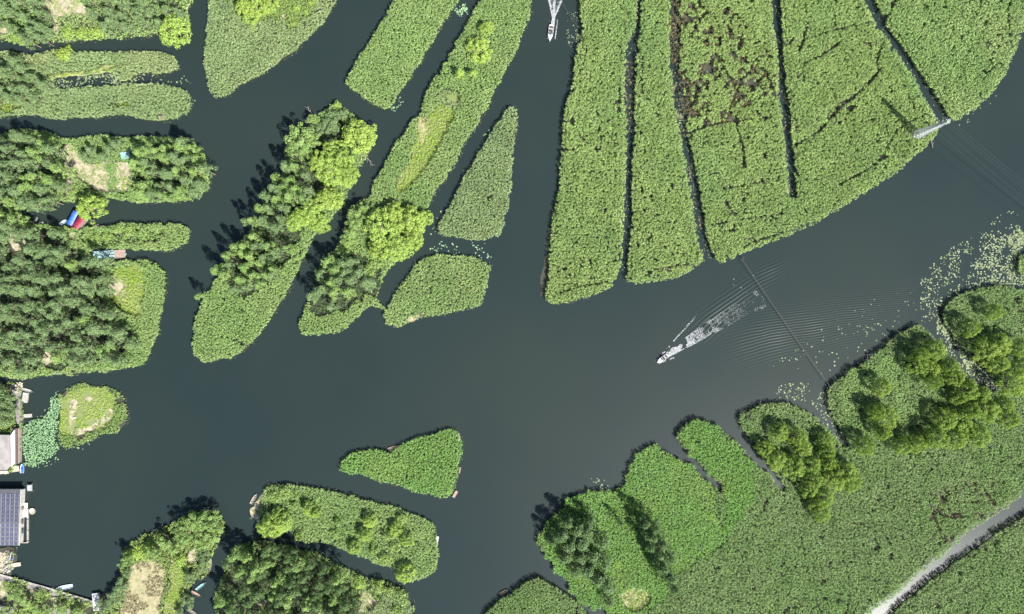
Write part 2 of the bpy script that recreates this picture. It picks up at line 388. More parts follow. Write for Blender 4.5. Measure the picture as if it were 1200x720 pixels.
# --- upper west plots
PG['A'] = make_island([(-70, -70), (236, -70), (225, 0), (219, 10), (220, 28), (200, 42), (187, 42), (146, 44), (117, 46), (92, 49), (65, 46), (40, 52), (20, 54), (0, 46), (-70, 44)],
    'under', 'grey green undergrowth between the trees of the topmost plot in the north-west corner', seed=1, cat='undergrowth', mat='reed_dull', zones=[
    soil([(50, -8), (84, -8), (98, 8), (110, 15), (104, 19), (90, 18), (76, 21), (67, 26), (66, 40), (63, 40), (63, 21), (50, 12)]), soil(ell(4, 38, 8, 6))])
PG['B'] = make_island([(-70, 58), (0, 60), (21, 66), (46, 65), (60, 59), (83, 61), (100, 62), (129, 61), (175, 62), (198, 63), (208, 70), (211, 79), (204, 85), (190, 87), (178, 84), (162, 86), (157, 92), (150, 95), (137, 96), (134, 86), (122, 85), (110, 88), (90, 89), (70, 88), (62, 98), (66, 104), (80, 106), (100, 104), (120, 102), (148, 98), (165, 100), (182, 98),
    (208, 101), (221, 108), (225, 119), (223, 131), (208, 138), (190, 143), (162, 139), (144, 135), (117, 137), (90, 138), (62, 140), (42, 135), (21, 135), (0, 139), (-70, 140)],
    'blue', 'reeds on the two joined fingers of land with a lily-filled inlet, north-west', seed=2, zones=[
    dict(pts=ell(75, 66, 13, 8), bed='lush_low', label='bright green scrub near the inner end of the upper joined finger', name='undergrowth', cat='scrub', over=dict(mat='grass_lime', H=1.6)),
    dict(pts=[(115, 83), (125, 75), (148, 78), (140, 84), (60, 92), (56, 88)], bed='lime', ground='soil', label='pale dry grass along the inlet shore of the upper joined finger'),
    dict(pts=[(-60, 108), (10, 110), (28, 122), (30, 132), (-60, 134)], bed='lime', label='lime grass at the photo edge on the lower joined finger'),
    dict(pts=ell(140, 123, 12, 5), bed='lime', label='lime grass patch amid reeds of the lower joined finger'), soil(ell(27, 113, 8, 3, 20)), soil(ell(190, 138, 5, 3))])
PG['D'] = make_island([(-70, 155), (0, 158), (11, 153), (37, 150), (67, 158), (76, 163), (100, 160), (135, 160), (158, 161), (208, 161), (227, 166), (240, 178), (246, 199), (244, 224), (227, 233), (208, 236), (169, 239), (146, 234), (121, 233), (104, 236), (83, 236), (52, 240), (27, 243), (26, 255), (27, 266), (50, 263), (77, 266), (90, 270), (112, 266), (133, 263), (187, 261), (219, 263), (225, 269), (222, 284), (208, 293), (183, 295), (150, 293), (129, 292), (112, 292), (106, 296), (106, 306), (125, 308), (154, 305), (181, 306), (194, 315), (196, 327), (194, 348), (187, 375), (185, 392), (181, 403), (175, 420), (165, 430), (146, 431), (125, 435), (100, 434), (85, 440), (69, 437), (52, 441), (23, 446), (0, 440), (-70, 440)],
    'reed', 'reeds fringing the large wooded land at the west edge', seed=3, smooth=1, zones=[
    dict(pts=[(-60, 164), (60, 164), (72, 185), (76, 222), (50, 234), (20, 240), (-60, 240)], bed='grove', label='shaded undergrowth beneath the western grove of the garden plot', name='undergrowth', cat='undergrowth', hole=.3),
    dict(pts=[(-60, 270), (30, 272), (76, 270), (84, 292), (104, 300), (122, 314), (124, 345), (124, 372), (150, 380), (158, 398), (146, 420), (100, 428), (60, 434), (0, 432), (-60, 432)], bed='grove', label='dark undergrowth beneath the largest western grove', name='undergrowth', cat='undergrowth', hole=.3),
    dict(pts=[(164, 172), (208, 168), (230, 178), (238, 200), (234, 222), (208, 228), (172, 228), (162, 205)], bed='grove', label='dark undergrowth beneath the rounded grove of the garden plot', name='undergrowth', cat='undergrowth', hole=.3),
    soil([(72, 172), (88, 168), (92, 180), (104, 194), (124, 188), (152, 190), (157, 196), (150, 222), (135, 227), (118, 226), (104, 220), (90, 206), (84, 232), (76, 230), (80, 205), (74, 195)]),
    dict(pts=[(127, 195), (136, 194), (138, 210), (137, 222), (130, 226), (127, 212)], bed='lush_low', label='green vegetable rows in the bare garden of the wooded plot', over=dict(H=.5), cat='vegetables', name='vegetable_rows'),
    dict(pts=[(142, 212), (150, 206), (152, 222), (144, 226)], bed='lime', label='lime grass strip at the east side of the bare garden', hole=.3),
    dict(pts=[(108, 196), (122, 190), (124, 218), (112, 214)], bed='lime', label='sparse dry grass on the west half of the bare garden', hole=.5),
    dict(pts=[(128, 318), (160, 310), (172, 318), (174, 345), (166, 362), (172, 372), (150, 370), (130, 352)], ground='lawn_ground', bed='lime', label='yellow green grass clearing beside the big dark grove', hole=.28),
    soil([(128, 332), (141, 328), (145, 342), (136, 348), (129, 342)]),
    soil(ell(86, 277, 6, 5)), soil([(10, 272), (24, 272), (30, 284), (22, 298), (12, 288)]), soil(ell(66, 403, 6, 3, 30)), soil(ell(55, 420, 6, 8)),
    dict(pts=[(100, 276), (150, 268), (196, 270), (185, 284), (120, 286), (90, 288)], bed='under', label='bright scrub along the middle of the narrow finger', name='undergrowth', cat='scrub', over=dict(H=1.5))])
# --- lotus islet
PG['G'] = make_island([(67, 463), (73, 457), (92, 450), (100, 449), (108, 454), (133, 454), (144, 463), (146, 478), (148, 493), (144, 503), (117, 511), (87, 524), (73, 526), (67, 513), (70, 505), (71, 488)],
    'reed', 'reeds around the mown islet near the west houses', seed=4, H=.7, hole=.33, mat='shrub', zones=[
    dict(pts=[(71, 466), (90, 456), (110, 455), (128, 459), (135, 468), (134, 488), (120, 501), (100, 509), (80, 512), (69, 505), (72, 485)], ground='lawn_ground', bed='lime', label='mown yellow green lawn on the rounded islet near the west houses', hole=.36, over=dict(H=.22)),
    soil([(126, 482), (131, 480), (133, 486), (120, 500), (100, 508), (84, 510), (84, 506), (104, 502)]),
    soil([(82, 470), (90, 470), (88, 480), (83, 500), (80, 500), (83, 482)]), soil(ell(104, 468, 6, 4))])
# --- top
PG['L'] = make_island([(244, -60), (245, 0), (244, 37), (240, 57), (241, 82), (246, 107), (257, 116), (270, 114), (282, 100), (307, 89), (325, 75), (350, 57), (370, 37), (390, 10), (397, 0), (430, -60)],
    'blue', 'grey green reeds of the wedge-shaped land with willows, north', seed=5, zones=[
    dict(pts=[(282, -60), (395, -60), (370, 8), (352, 34), (338, 36), (322, 22), (290, 30), (276, 10)], bed='reed', label='yellowish rough growth around the wedge land willows', name='undergrowth', cat='undergrowth', over=dict(H=1.3, mat='shrub')),
    soil([(368, 17), (375, 12), (378, 14), (371, 20)]), soil(ell(333, 21, 3, 1.6, 50))])
PG['M'] = make_island([(500, -60), (462, 0), (445, 32), (427, 60), (406, 92), (407, 102), (430, 116), (445, 125), (455, 130), (462, 122), (472, 105), (492, 75), (512, 40), (530, 12), (538, 0), (575, -60)],
    'reed', 'dense reeds covering the slanted rectangular island, north', seed=6, hole=.08)
PG['N'] = make_island([(600, -60), (562, 0), (552, 22), (537, 47), (525, 72), (505, 97), (494, 122), (495, 133), (480, 142), (477, 155), (462, 170), (456, 186), (437, 214), (435, 232), (418, 236), (411, 250), (403, 272), (394, 293), (376, 317), (370, 342), (357, 363), (348, 385), (357, 395), (388, 391), (406, 385), (431, 361), (436, 357), (446, 362), (453, 368), (455, 362), (440, 353), (446, 336), (454, 318), (466, 304), (489, 281), (501, 256), (501, 244), (516, 220), (538, 186), (542, 172), (565, 137), (585, 97), (605, 60), (620, 20), (622, 0), (628, -60)],
    'reed', 'reeds of the long slanted island with a lime meadow, north', seed=7, zones=[
    dict(pts=[(505, 132), (514, 124), (530, 126), (532, 140), (524, 160), (512, 182), (500, 196), (478, 226), (462, 222), (470, 200), (484, 190), (482, 170), (494, 158)], ground='lawn_ground', bed='lime', label='lime green meadow in the middle of the long slanted island', hole=.16),
    dict(pts=[(514, 108), (530, 104), (542, 116), (538, 132), (528, 126), (514, 122)], ground='lawn_ground', bed='lime', label='straw coloured tall grass at the upper end of the meadow', hole=.3, over=dict(H=1.2, mat='reed_blue')),
    dict(pts=[(489, 140), (497, 138), (499, 165), (492, 172)], bed='lime', ground='straw', label='pale path grass at the meadow west side on the long island', hole=.5, over=dict(H=.3)),
    dict(pts=[(376, 300), (430, 298), (450, 312), (450, 335), (420, 362), (360, 372), (362, 348)], bed='grove', label='dark undergrowth beneath the grove at the long island tip', name='undergrowth', cat='undergrowth')])
PG['N2'] = make_island([(225, 405), (226, 392), (232, 365), (240, 350), (252, 330), (268, 305), (280, 285), (300, 262), (325, 225), (335, 195), (345, 170), (362, 148), (375, 135), (393, 122), (405, 128), (420, 138), (432, 148), (437, 165), (430, 185), (418, 205), (405, 235), (385, 262), (368, 275), (360, 295), (345, 325), (332, 350), (322, 365), (310, 385), (298, 402), (275, 418), (245, 425), (230, 419)],
    'reed', 'reeds at the foot of the wooded leaf-shaped island', seed=8, zones=[
    dict(pts=[(280, 295), (330, 236), (350, 180), (385, 135), (415, 150), (420, 170), (395, 225), (360, 262), (345, 300), (315, 335), (285, 350), (262, 322)], bed='grove', label='shaded undergrowth beneath trees of the leaf-shaped island', name='undergrowth', cat='undergrowth')],
    gaps=[([(278, 398), (292, 406)], .5)])
PG['O'] = make_island([(600, 122), (606, 132), (605, 160), (600, 195), (596, 235), (590, 269), (580, 279), (562, 283), (538, 279), (516, 276), (514, 264), (528, 238), (550, 198), (565, 175), (580, 147)],
    'blue', 'grey green reeds of the narrow triangular island, north', seed=9, hole=.16)
PG['P'] = make_island([(449, 376), (452, 363), (464, 345), (480, 320), (492, 305), (513, 298), (544, 301), (571, 305), (575, 314), (571, 339), (565, 357), (550, 363), (513, 368), (495, 370), (477, 379), (458, 384)],
    'lush', 'smooth reeds on the small four-sided island by the bright willow', seed=10, mat='reed_dull', gaps=[([(510, 311), (503, 351)], .28), ([(541, 325), (538, 352), (525, 358)], .25)],
    zones=[soil([(478, 374), (496, 366), (499, 369), (480, 378)])])
# --- reed fields
PG['Q1'] = make_island([(679, -60), (679, 0), (680, 20), (684, 40), (675, 62), (671, 100), (661, 127), (659, 162), (656, 195), (655, 217), (647, 260), (644, 292), (642, 330), (637, 350), (650, 358), (682, 351), (715, 338), (722, 327), (729, 300), (729, 275), (731, 230), (734, 180), (734, 140), (731, 80), (733, 55), (745, 37), (747, 0), (748, -60)],
    'field', 'bushy reeds on the westmost of the long field strips', seed=11, hole=.21, gaps=[([(655, 343), (682, 335), (712, 330)], .55), ([(712, 192), (722, 180)], .4), ([(670, 288), (682, 275)], .4)])
PG['Q2'] = make_island([(752, -60), (751, 0), (750, 37), (746, 60), (745, 75), (744, 140), (742, 180), (740, 225), (739, 280), (734, 325), (737, 331), (752, 332), (790, 327), (820, 311), (825, 302), (817, 280), (810, 235), (804, 195), (797, 160), (790, 135), (785, 87), (784, 25), (784, -60)],
    'field', 'bushy reeds on the middle field strip with a tapering foot', seed=12, hole=.08, gaps=[([(755, 323), (768, 315), (785, 312), (815, 309)], .5), ([(752, 70), (751, 110)], .5)], zones=[soil(ell(782, 316, 3.5, 2))])
PG['Q3'] = make_island([(792, -60), (792, 0), (799, 32), (795, 62), (799, 107), (806, 130), (802, 155), (812, 180), (817, 212), (827, 267), (835, 303), (847, 309), (868, 298), (895, 287), (927, 274), (962, 258), (1007, 229), (1039, 210), (1077, 179), (1090, 166), (1096, 158), (1100, 147), (1085, 122), (1072, 97), (1050, 65), (1035, 40), (1022, 25), (1010, 0), (985, -60), (912, -60), (914, 0), (917, 62), (922, 110), (928, 160), (931, 200), (933, 228), (928, 232), (923, 226), (920, 180), (912, 125), (909, 62), (906, 37), (903, 0), (900, -60)],
    'field', 'bushy reeds on the widest field split by a narrow ditch', seed=13, hole=.21, thin=([(770, -20), (850, 0), (885, 50), (908, 75), (908, 140), (850, 146), (806, 152), (790, 100)], .43),
    gaps=[([(861, 145), (870, 180), (870, 197)], 1.0), ([(805, 158), (830, 148), (855, 143), (902, 139)], .7), ([(828, 120), (824, 150)], .6), ([(845, 222), (880, 216), (920, 206)], .5), ([(849, 236), (854, 253)], .5), ([(830, 264), (870, 257), (922, 250)], .45), ([(869, 292), (876, 285), (920, 272), (950, 262)], .5),
          ([(1032, 52), (1025, 72), (1027, 86), (1010, 105), (985, 125), (957, 155), (930, 172)], .8), ([(940, 48), (975, 37), (1020, 27)], .5), ([(1082, 134), (1050, 152), (1035, 175), (1032, 187)], .5), ([(980, 218), (1011, 201), (1032, 187)], .6), ([(939, 76), (960, 67), (982, 52)], .9), ([(885, 70), (860, 110), (848, 145)], .7), ([(866, 72), (895, 85), (905, 110)], .8), ([(945, 30), (935, 60)], .9), ([(1060, 110), (1070, 130)], .4)])
PG['Q4'] = make_island([(1000, -60), (1025, 0), (1035, 27), (1060, 60), (1080, 90), (1100, 117), (1112, 141), (1127, 139), (1150, 120), (1170, 100), (1187, 65), (1197, 35), (1206, 0), (1222, -60)],
    'field', 'green bushy reeds on the field at the north-east corner', seed=14, hole=.21, mat='reed_dull', gaps=[([(1177, 5), (1179, 45)], .5), ([(1165, 75), (1147, 97)], .5), ([(1085, 20), (1100, 38)], .35)])
# --- south
PG['I'] = make_island([(398, 544), (406, 535), (422, 528), (448, 525), (458, 528), (467, 522), (489, 514), (527, 503), (538, 507), (542, 525), (537, 554), (532, 576), (523, 584), (495, 578), (463, 568), (432, 559), (400, 552)],
    'lush', 'vivid smooth reeds on the lone axe-shaped island mid-river', seed=15, gaps=[([(477, 557), (476, 560)], .8), ([(404, 541), (408, 541)], .5)])
PG['J'] = make_island([(309, 575), (317, 569), (342, 568), (384, 573), (416, 583), (448, 591), (479, 600), (511, 613), (513, 634), (515, 656), (505, 675), (476, 684), (464, 678), (464, 669), (448, 662), (419, 650), (393, 638), (368, 634), (355, 637), (352, 624), (336, 622), (318, 632), (305, 625), (301, 615), (291, 604), (300, 592)],
    'reed', 'leafy reeds and scrub over the long southern island', seed=16, H=1.4, zones=[soil([(300, 588), (308, 576), (312, 580), (304, 604), (308, 614), (300, 614), (290, 602)])])
PG['H'] = make_island([(236, 599), (253, 600), (264, 609), (261, 623), (253, 640), (247, 653), (244, 673), (226, 684), (214, 703), (211, 720), (212, 790), (100, 790), (122, 720), (136, 698), (144, 675), (139, 664), (142, 650), (158, 631), (180, 623), (200, 615), (224, 602)],
    'under', 'leafy undergrowth of the island with a straw field, south-west', seed=17, cat='undergrowth', zones=[
    dict(pts=[(154, 662), (165, 657), (182, 658), (194, 665), (194, 690), (188, 708), (186, 730), (180, 790), (138, 790), (142, 705), (148, 685)], ground='straw', gname='mown_field', bed='lime', label='thin straw stubble on the tan field of the south-west island', hole=.50, over=dict(H=.2, mat='straw_tuft')),
    dict(pts=[(204, 655), (215, 668), (219, 684), (210, 712), (206, 790), (190, 790), (192, 715), (198, 690), (199, 665)], ground='lawn_ground', gname='mown_field', bed='lime', label='yellowish grass strip beside the straw field, south-west island', hole=.3, over=dict(H=.25)),
    dict(pts=[(206, 652), (214, 650), (222, 662), (220, 672), (210, 664)], bed='lush_low', label='bright green crops north of the yellowish grass strip', over=dict(H=.5), name='vegetable_rows', cat='vegetables'),
    soil([(220, 648), (230, 643), (232, 652), (225, 662), (221, 660)])])
KZ = dict(pts=[(268, 668), (280, 648), (302, 640), (332, 646), (362, 656), (392, 674), (412, 694), (416, 735), (390, 770), (260, 770), (258, 704)], bed='grove', label='dark undergrowth beneath the southern edge grove', name='undergrowth', cat='undergrowth', hole=.3)
PG['K'] = make_island([(253, 694), (262, 669), (272, 643), (297, 633), (336, 639), (368, 647), (384, 656), (419, 672), (432, 678), (464, 685), (483, 701), (484, 720), (480, 790), (245, 790), (251, 720)],
    'under', 'undergrowth beneath the dark grove on the southern edge', seed=18, cat='undergrowth', zones=[KZ, soil(ell(305, 705, 6, 10, -30)), soil([(422, 695), (432, 692), (440, 706), (460, 704), (455, 716), (430, 720), (420, 722)]),
    dict(pts=[(440, 690), (470, 690), (482, 704), (480, 760), (436, 760)], bed='blue', label='rough reeds at the east end of the dark southern grove', name='reed_bed', cat='reeds')])
PG['T'] = make_island([(540, 770), (567, 720), (590, 700), (610, 685), (627, 676), (642, 682), (660, 695), (680, 707), (692, 722), (710, 770)],
    'blue', 'grey green reeds of the mound at the bottom edge', seed=19, mat='reed_se')
S_bright = [(630, 640), (629, 626), (660, 588), (690, 570), (727, 573), (735, 553), (750, 530), (768, 521), (790, 535), (820, 556), (840, 577), (839, 618), (850, 638), (818, 655), (800, 672), (778, 700), (740, 722), (700, 722), (660, 680)]
PG['S'] = make_island([(642, 610), (660, 595), (680, 580), (710, 573), (728, 575), (746, 586), (758, 596), (765, 590), (744, 575), (735, 567), (733, 555), (749, 534), (767, 524), (776, 528), (790, 536), (802, 542), (822, 560), (838, 576), (848, 574), (838, 557), (820, 545), (805, 530), (789, 508), (805, 497), (830, 493), (840, 500), (862, 520), (877, 535), (900, 555), (914, 576), (923, 575), (905, 550), (890, 532), (880, 517), (867, 497), (866, 485), (880, 479), (910, 470), (935, 475), (955, 487), (975, 507), (990, 524), (993, 522), (990, 518), (983, 500), (972, 484), (969, 464), (971, 451), (1002, 432), (1021, 418), (1033, 407), (1054, 389), (1075, 380), (1083, 384), (1096, 399), (1117, 422), (1137, 443), (1158, 460), (1168, 458), (1171, 449), (1158, 437), (1144, 418), (1123, 403), (1117, 393), (1106, 380), (1104, 368), (1108, 355), (1127, 343), (1158, 334), (1179, 335), (1200, 341), (1290, 360),
    (1290, 530), (1200, 578), (1170, 597), (1152, 612), (1137, 618), (1105, 650), (1087, 662), (1050, 697), (1017, 720), (960, 780), (725, 780), (716, 720), (700, 705), (682, 684), (665, 671), (647, 653), (632, 641), (630, 630)],
    'se', 'rough grey green reed marsh filling the south-east corner', seed=20, hole=.19, smooth=1, zones=[
    dict(pts=S_bright, bed='lush', label='vivid green smooth reeds beside the south river bank', name='reed_bed', cat='reeds'),
    dict(pts=[(789, 509), (805, 498), (830, 494), (862, 521), (880, 541), (886, 575), (870, 610), (850, 625), (843, 600), (850, 574), (830, 550), (806, 530)], bed='reed', label='mid green reeds of the rectangular lobe between two inlets', name='reed_bed', cat='reeds', over=dict(mat='reed_lush', jit=.9)),
    dict(pts=[(990, 440), (1025, 420), (1048, 420), (1052, 470), (1075, 470), (1098, 472), (1080, 495), (1050, 505), (1040, 440), (1010, 470), (985, 490), (976, 460)], bed='reed', label='rough marsh grass in the clearing of the willow marsh', name='marsh_grass', cat='grass', hole=.1, over=dict(mat='reed_dull')),
    dict(pts=[(722, 698), (738, 688), (752, 690), (766, 702), (748, 716), (736, 714)], ground='soil', bed='lime', label='lime weeds on the small bare mound by the bottom channel', hole=.5),
    dict(pts=ell(835, 606, 7, 3, 45), bed='lime', label='small yellow weed patch amid vivid reeds, south river bank', over=dict(H=1.6)),
    ], gaps=[([(1087, 590), (1100, 602), (1115, 606), (1130, 603)], .7), ([(1093, 606), (1100, 628)], .7), ([(1150, 573), (1162, 590)], 1.0), ([(953, 698), (961, 718)], .5), ([(994, 701), (988, 718)], .6), ([(1020, 628), (1030, 640)], .5), ([(897, 580), (893, 597)], .7)],
    thin=([(1085, 575), (1130, 560), (1175, 560), (1190, 585), (1150, 612), (1105, 640), (1085, 610)], .42))
PG['U'] = make_island([(1042, 722), (1062, 703), (1105, 668), (1140, 645), (1167, 626), (1195, 606), (1290, 555), (1290, 780), (990, 780)],
    'se', 'rough reeds beyond the pale channel at the south-east corner', seed=21, hole=.12)
PG['R'] = make_island([(1192, 300), (1200, 297), (1290, 285), (1290, 330), (1200, 322), (1193, 318)], 'reed', 'dark reeds of the tiny point at the east edge', seed=22)
# --- the built-up west shore
PG['V'] = make_island([(-70, 448), (10, 449), (22, 450), (25, 458), (26, 480), (27, 500), (19, 503), (19, 545), (14, 556), (-70, 556)], 'under', 'garden scrub behind the stone landing on the west shore', seed=23, cat='scrub', smooth=0, zones=[
    dict(pts=[(11, 450), (24, 451), (24, 480), (26, 500), (20, 502), (18, 480), (14, 464)], ground='stone', gname='landing'),
    dict(pts=[(-60, 492), (14, 494), (15, 507), (-60, 508)], bed='lime', label='lime grass strip north of the grey roofed house')])
PG['V2'] = make_island([(-70, 640), (6, 641), (14, 642), (20, 655), (14, 668), (12, 676), (64, 691), (112, 705), (116, 714), (110, 790), (-70, 790)], 'under', 'garden scrub behind the stone quay at the south-west', seed=24, cat='scrub', smooth=0, hole=.52, zones=[
    dict(pts=[(-60, 644), (4, 645), (13, 652), (14, 664), (10, 672), (-60, 668)], ground='soil', gname='bare_soil'),
    dict(pts=[(-60, 676), (12, 682), (30, 690), (60, 700), (85, 712), (60, 716), (30, 700), (-60, 698)], ground='soil'), dict(pts=[(-60, 704), (10, 708), (18, 722), (-60, 726)], ground='stone', gname='yard'), dict(pts=[(54, 708), (80, 716), (110, 730), (100, 740), (60, 724)], ground='stone', gname='yard')])
bed('lotus_leaves', rough_outline(L([(60, 465), (72, 468), (70, 488), (68, 505), (65, 516), (72, 527), (55, 538), (40, 546), (30, 545), (28, 520), (29, 500), (40, 492), (52, 492), (58, 480)]), seed=3), 'lotus', 'blue green lotus leaves crowding the water beside the rounded islet', 'lotus', seed=31, z0=0.05, hole=.12)
flat('mud_bank', rough_outline(smooth_poly(L([(648, 245), (652, 246), (648, 275), (643, 300), (640, 335), (636, 348), (632, 346), (637, 310), (641, 280)]), 2)), .012, M['mud'])

# --- floating leaves
def floating(name, label, specs, mat, size=(.14, .34), seed=0, z=.03, cat='lily pads'):
    """specs: (outline in photo pixels, points per square metre, clumpiness)."""
    rg = np.random.default_rng(500+seed); vs = []; var = []
    allp = []
    for pts, dens, th in specs:
        pg = L(pts); lo, hi = pg.min(0), pg.max(0); n = int(1.9*dens*(hi-lo).prod()); p = rg.uniform(lo, hi, (n, 2)); p = p[inside(p, pg)]
        if len(p): p = p[fbm(p, 4.0, seed+1) > th*(.8+.4*rg.random(len(p)))]
        allp.append(p)
    p = np.concatenate(allp)
    for k in LANDS: p = p[~inside(p, k)]
    m = len(p); r = rg.uniform(*size, m); a0 = rg.random(m)*6.283; k = 6
    v = np.empty((m, k, 3))
    for i in range(k):
        a = a0+i*2*math.pi/k*.97; s = r*(.85+.3*rg.random(m))
        v[:, i, 0] = p[:, 0]+np.cos(a)*s; v[:, i, 1] = p[:, 1]+np.sin(a)*s; v[:, i, 2] = z+rg.random(m)*.02
    me = quad_mesh(name, v.reshape(-1, 3), m, rg.random(m), k)
    return tagp(link(name, me, M[mat]), label, cat, kind='stuff')
LANDS = list(PG.values())
floating('lily_pads', 'pale yellow lily pads drifting in clumps along the east river bank', [
    ([(1080, 380), (1078, 330), (1100, 300), (1125, 285), (1150, 270), (1175, 250), (1215, 235), (1260, 240), (1260, 330), (1190, 335), (1150, 335), (1125, 345), (1105, 352), (1100, 372)], .75, .46),
    ([(1135, 300), (1160, 285), (1215, 255), (1215, 330), (1180, 338), (1150, 330)], .8, .44),
    ([(1180, 275), (1215, 262), (1215, 300), (1195, 305), (1183, 296)], 2.2, .40)], 'lily', seed=1)
floating('lily_pads', 'pale lily pads in the narrow channel east of the willow marsh', [([(1098, 368), (1106, 382), (1120, 400), (1144, 420), (1158, 440), (1172, 458), (1160, 460), (1136, 440), (1116, 420), (1098, 395)], 1.3, .42), ([(1100, 372), (1106, 380), (1114, 395), (1106, 392)], 2.5, .3), ([(1118, 405), (1140, 420), (1150, 432), (1136, 436)], 2.4, .36)], 'lily', seed=2)
floating('lily_pads', 'scattered pale pads off the notched willow lobe, south-east river', [([(930, 448), (955, 450), (975, 470), (980, 495), (994, 518), (984, 518), (960, 485), (945, 470), (915, 468), (905, 455)], .6, .48), ([(968, 470), (976, 484), (985, 505), (976, 500)], 1.6, .4), ([(1005, 390), (1030, 375), (1033, 382), (1010, 396)], .5, .4), ([(900, 430), (1000, 360), (1080, 330), (1080, 360), (1030, 400), (960, 445)], .05, .2)], 'lily', seed=3)
floating('lily_pads', 'pale pads inside the inlet between the joined north-west fingers', [([(62, 88), (135, 84), (137, 100), (100, 105), (64, 104)], 1.4, .44), ([(132, 82), (162, 84), (160, 96), (148, 99), (130, 98)], 2.6, .25), ([(160, 84), (212, 85), (224, 98), (160, 99)], .35, .45), ([(222, 112), (230, 116), (226, 128), (221, 128)], .5, .4)], 'lily', seed=4)
floating('lily_pads', 'pads along the banks of the narrow canal by the triangular island', [([(505, 268), (530, 225), (560, 170), (572, 150), (576, 155), (545, 195), (525, 235), (513, 266), (510, 282), (575, 285), (576, 306), (540, 300), (500, 300)], .28, .42), ([(454, 124), (475, 108), (480, 112), (458, 136)], .4, .42), ([(530, 10), (546, 4), (549, 18), (537, 20)], 1.8, .3)], 'lotus', seed=5)
floating('lily_pads', 'pads and leaf litter floating in the ditches of the reed fields', [([(664, 15), (682, 14), (684, 60), (668, 62), (664, 40)], .55, .45), ([(676, 40), (684, 42), (683, 58), (675, 58)], 3.5, .1), ([(728, 38), (752, 38), (746, 140), (742, 230), (738, 330), (726, 330), (732, 180), (728, 90)], .22, .4), ([(784, 0), (800, 0), (800, 110), (812, 180), (836, 305), (822, 300), (802, 185), (786, 100)], .35, .4), ([(792, 132), (806, 132), (806, 148), (796, 146)], 2.6, .25), ([(900, 0), (918, 0), (934, 230), (920, 226)], .2, .42), ([(1010, 0), (1028, 0), (1114, 142), (1096, 152), (1085, 120)], .22, .45), ([(1112, 140), (1130, 138), (1175, 100), (1180, 104), (1132, 148), (1112, 152)], .25, .5), ([(1090, 130), (1100, 138), (1102, 150), (1094, 148)], 3.0, .2)], 'lily', seed=6, size=(.1, .24))
floating('lily_pads', 'few pale pads at the mouth of the short ditch, south bank', [([(690, 560), (722, 562), (735, 575), (765, 590), (758, 597), (735, 585), (704, 574)], .35, .48), ([(840, 305), (900, 330), (880, 350), (850, 330)], .03, .3)], 'lily', seed=7)
floating('lily_pads', 'leaf scum off the lotus beds near the west houses', [([(62, 460), (72, 458), (62, 490), (40, 496), (42, 488), (58, 476)], .7, .42), ([(44, 536), (62, 534), (80, 526), (108, 516), (110, 522), (60, 545), (45, 552)], .5, .45)], 'lotus', seed=8, size=(.12, .28))
floating('dry_reed_litter', 'brown dead reed litter in the ditches and thin spots of the fields', [([(730, 45), (748, 45), (744, 140), (734, 160), (728, 90)], .7, .5), ([(784, 0), (800, 0), (802, 110), (816, 200), (834, 300), (822, 300), (802, 185), (786, 100)], .7, .52), ([(902, 0), (918, 0), (934, 230), (920, 226)], .5, .52)], 'dry_reed', seed=9, size=(.15, .4), cat='reed litter')

# dry stalks and litter washed against the banks
def bank_litter():
    rg = np.random.default_rng(77); V = []; var = []
    for k, pg in PG.items():
        r = resample(pg, .45); q = np.roll(r, -1, 0)-r; nn = unit(np.stack([q[:, 1], -q[:, 0]], 1))
        if sum(pg[i][0]*pg[(i+1) % len(pg)][1]-pg[(i+1) % len(pg)][0]*pg[i][1] for i in range(len(pg))) < 0: nn = -nn
        keep = (fbm(r, 7.0, 3) > .52) & (rg.random(len(r)) < .75); r, nn = r[keep], nn[keep]; m = len(r)
        if not m: continue
        p = r+nn*(rg.random(m)*.9-.15)[:, None]; c = np.stack([p[:, 0], p[:, 1], .06+rg.random(m)*.5], 1)
        n_ = rg.normal(size=(m, 3))*.5; n_[:, 2] = 1
        V.append(kites(c, n_, .35+.55*rg.random(m), .22, rg)); var.append(rg.random(m))
    v = np.concatenate(V); tagp(link('bank_litter', quad_mesh('bank_litter', v, len(v)//4, np.concatenate(var)), M['straw_tuft']), 'pale dry stalks washed against the banks of the islands', 'dry stalks', kind='stuff')
bank_litter()

def weeds():
    rg = np.random.default_rng(5); P_ = []
    for pg in SPOTS:
        p = hexgrid(pg.min(0), pg.max(0), .55, rg); p = p[inside(p, pg)]; P_.append(p[fbm(p, 2.2, 6) > .50])
    p = np.concatenate(P_); i = np.repeat(np.arange(len(p)), 6); m = len(i)
    c = np.stack([p[i, 0]+rg.normal(size=m)*.22, p[i, 1]+rg.normal(size=m)*.22, LAND_Z+.08+rg.random(m)*.3], 1); n_ = rg.normal(size=(m, 3))*.6; n_[:, 2] = 1
    v = kites(c, n_, .2+.3*rg.random(m), .4, rg); tagp(link('weeds', quad_mesh('weeds', v, m, rg.random(m)), M['shrub']), 'thin weeds scattered over the bare soil patches', 'weeds', kind='stuff')
weeds()
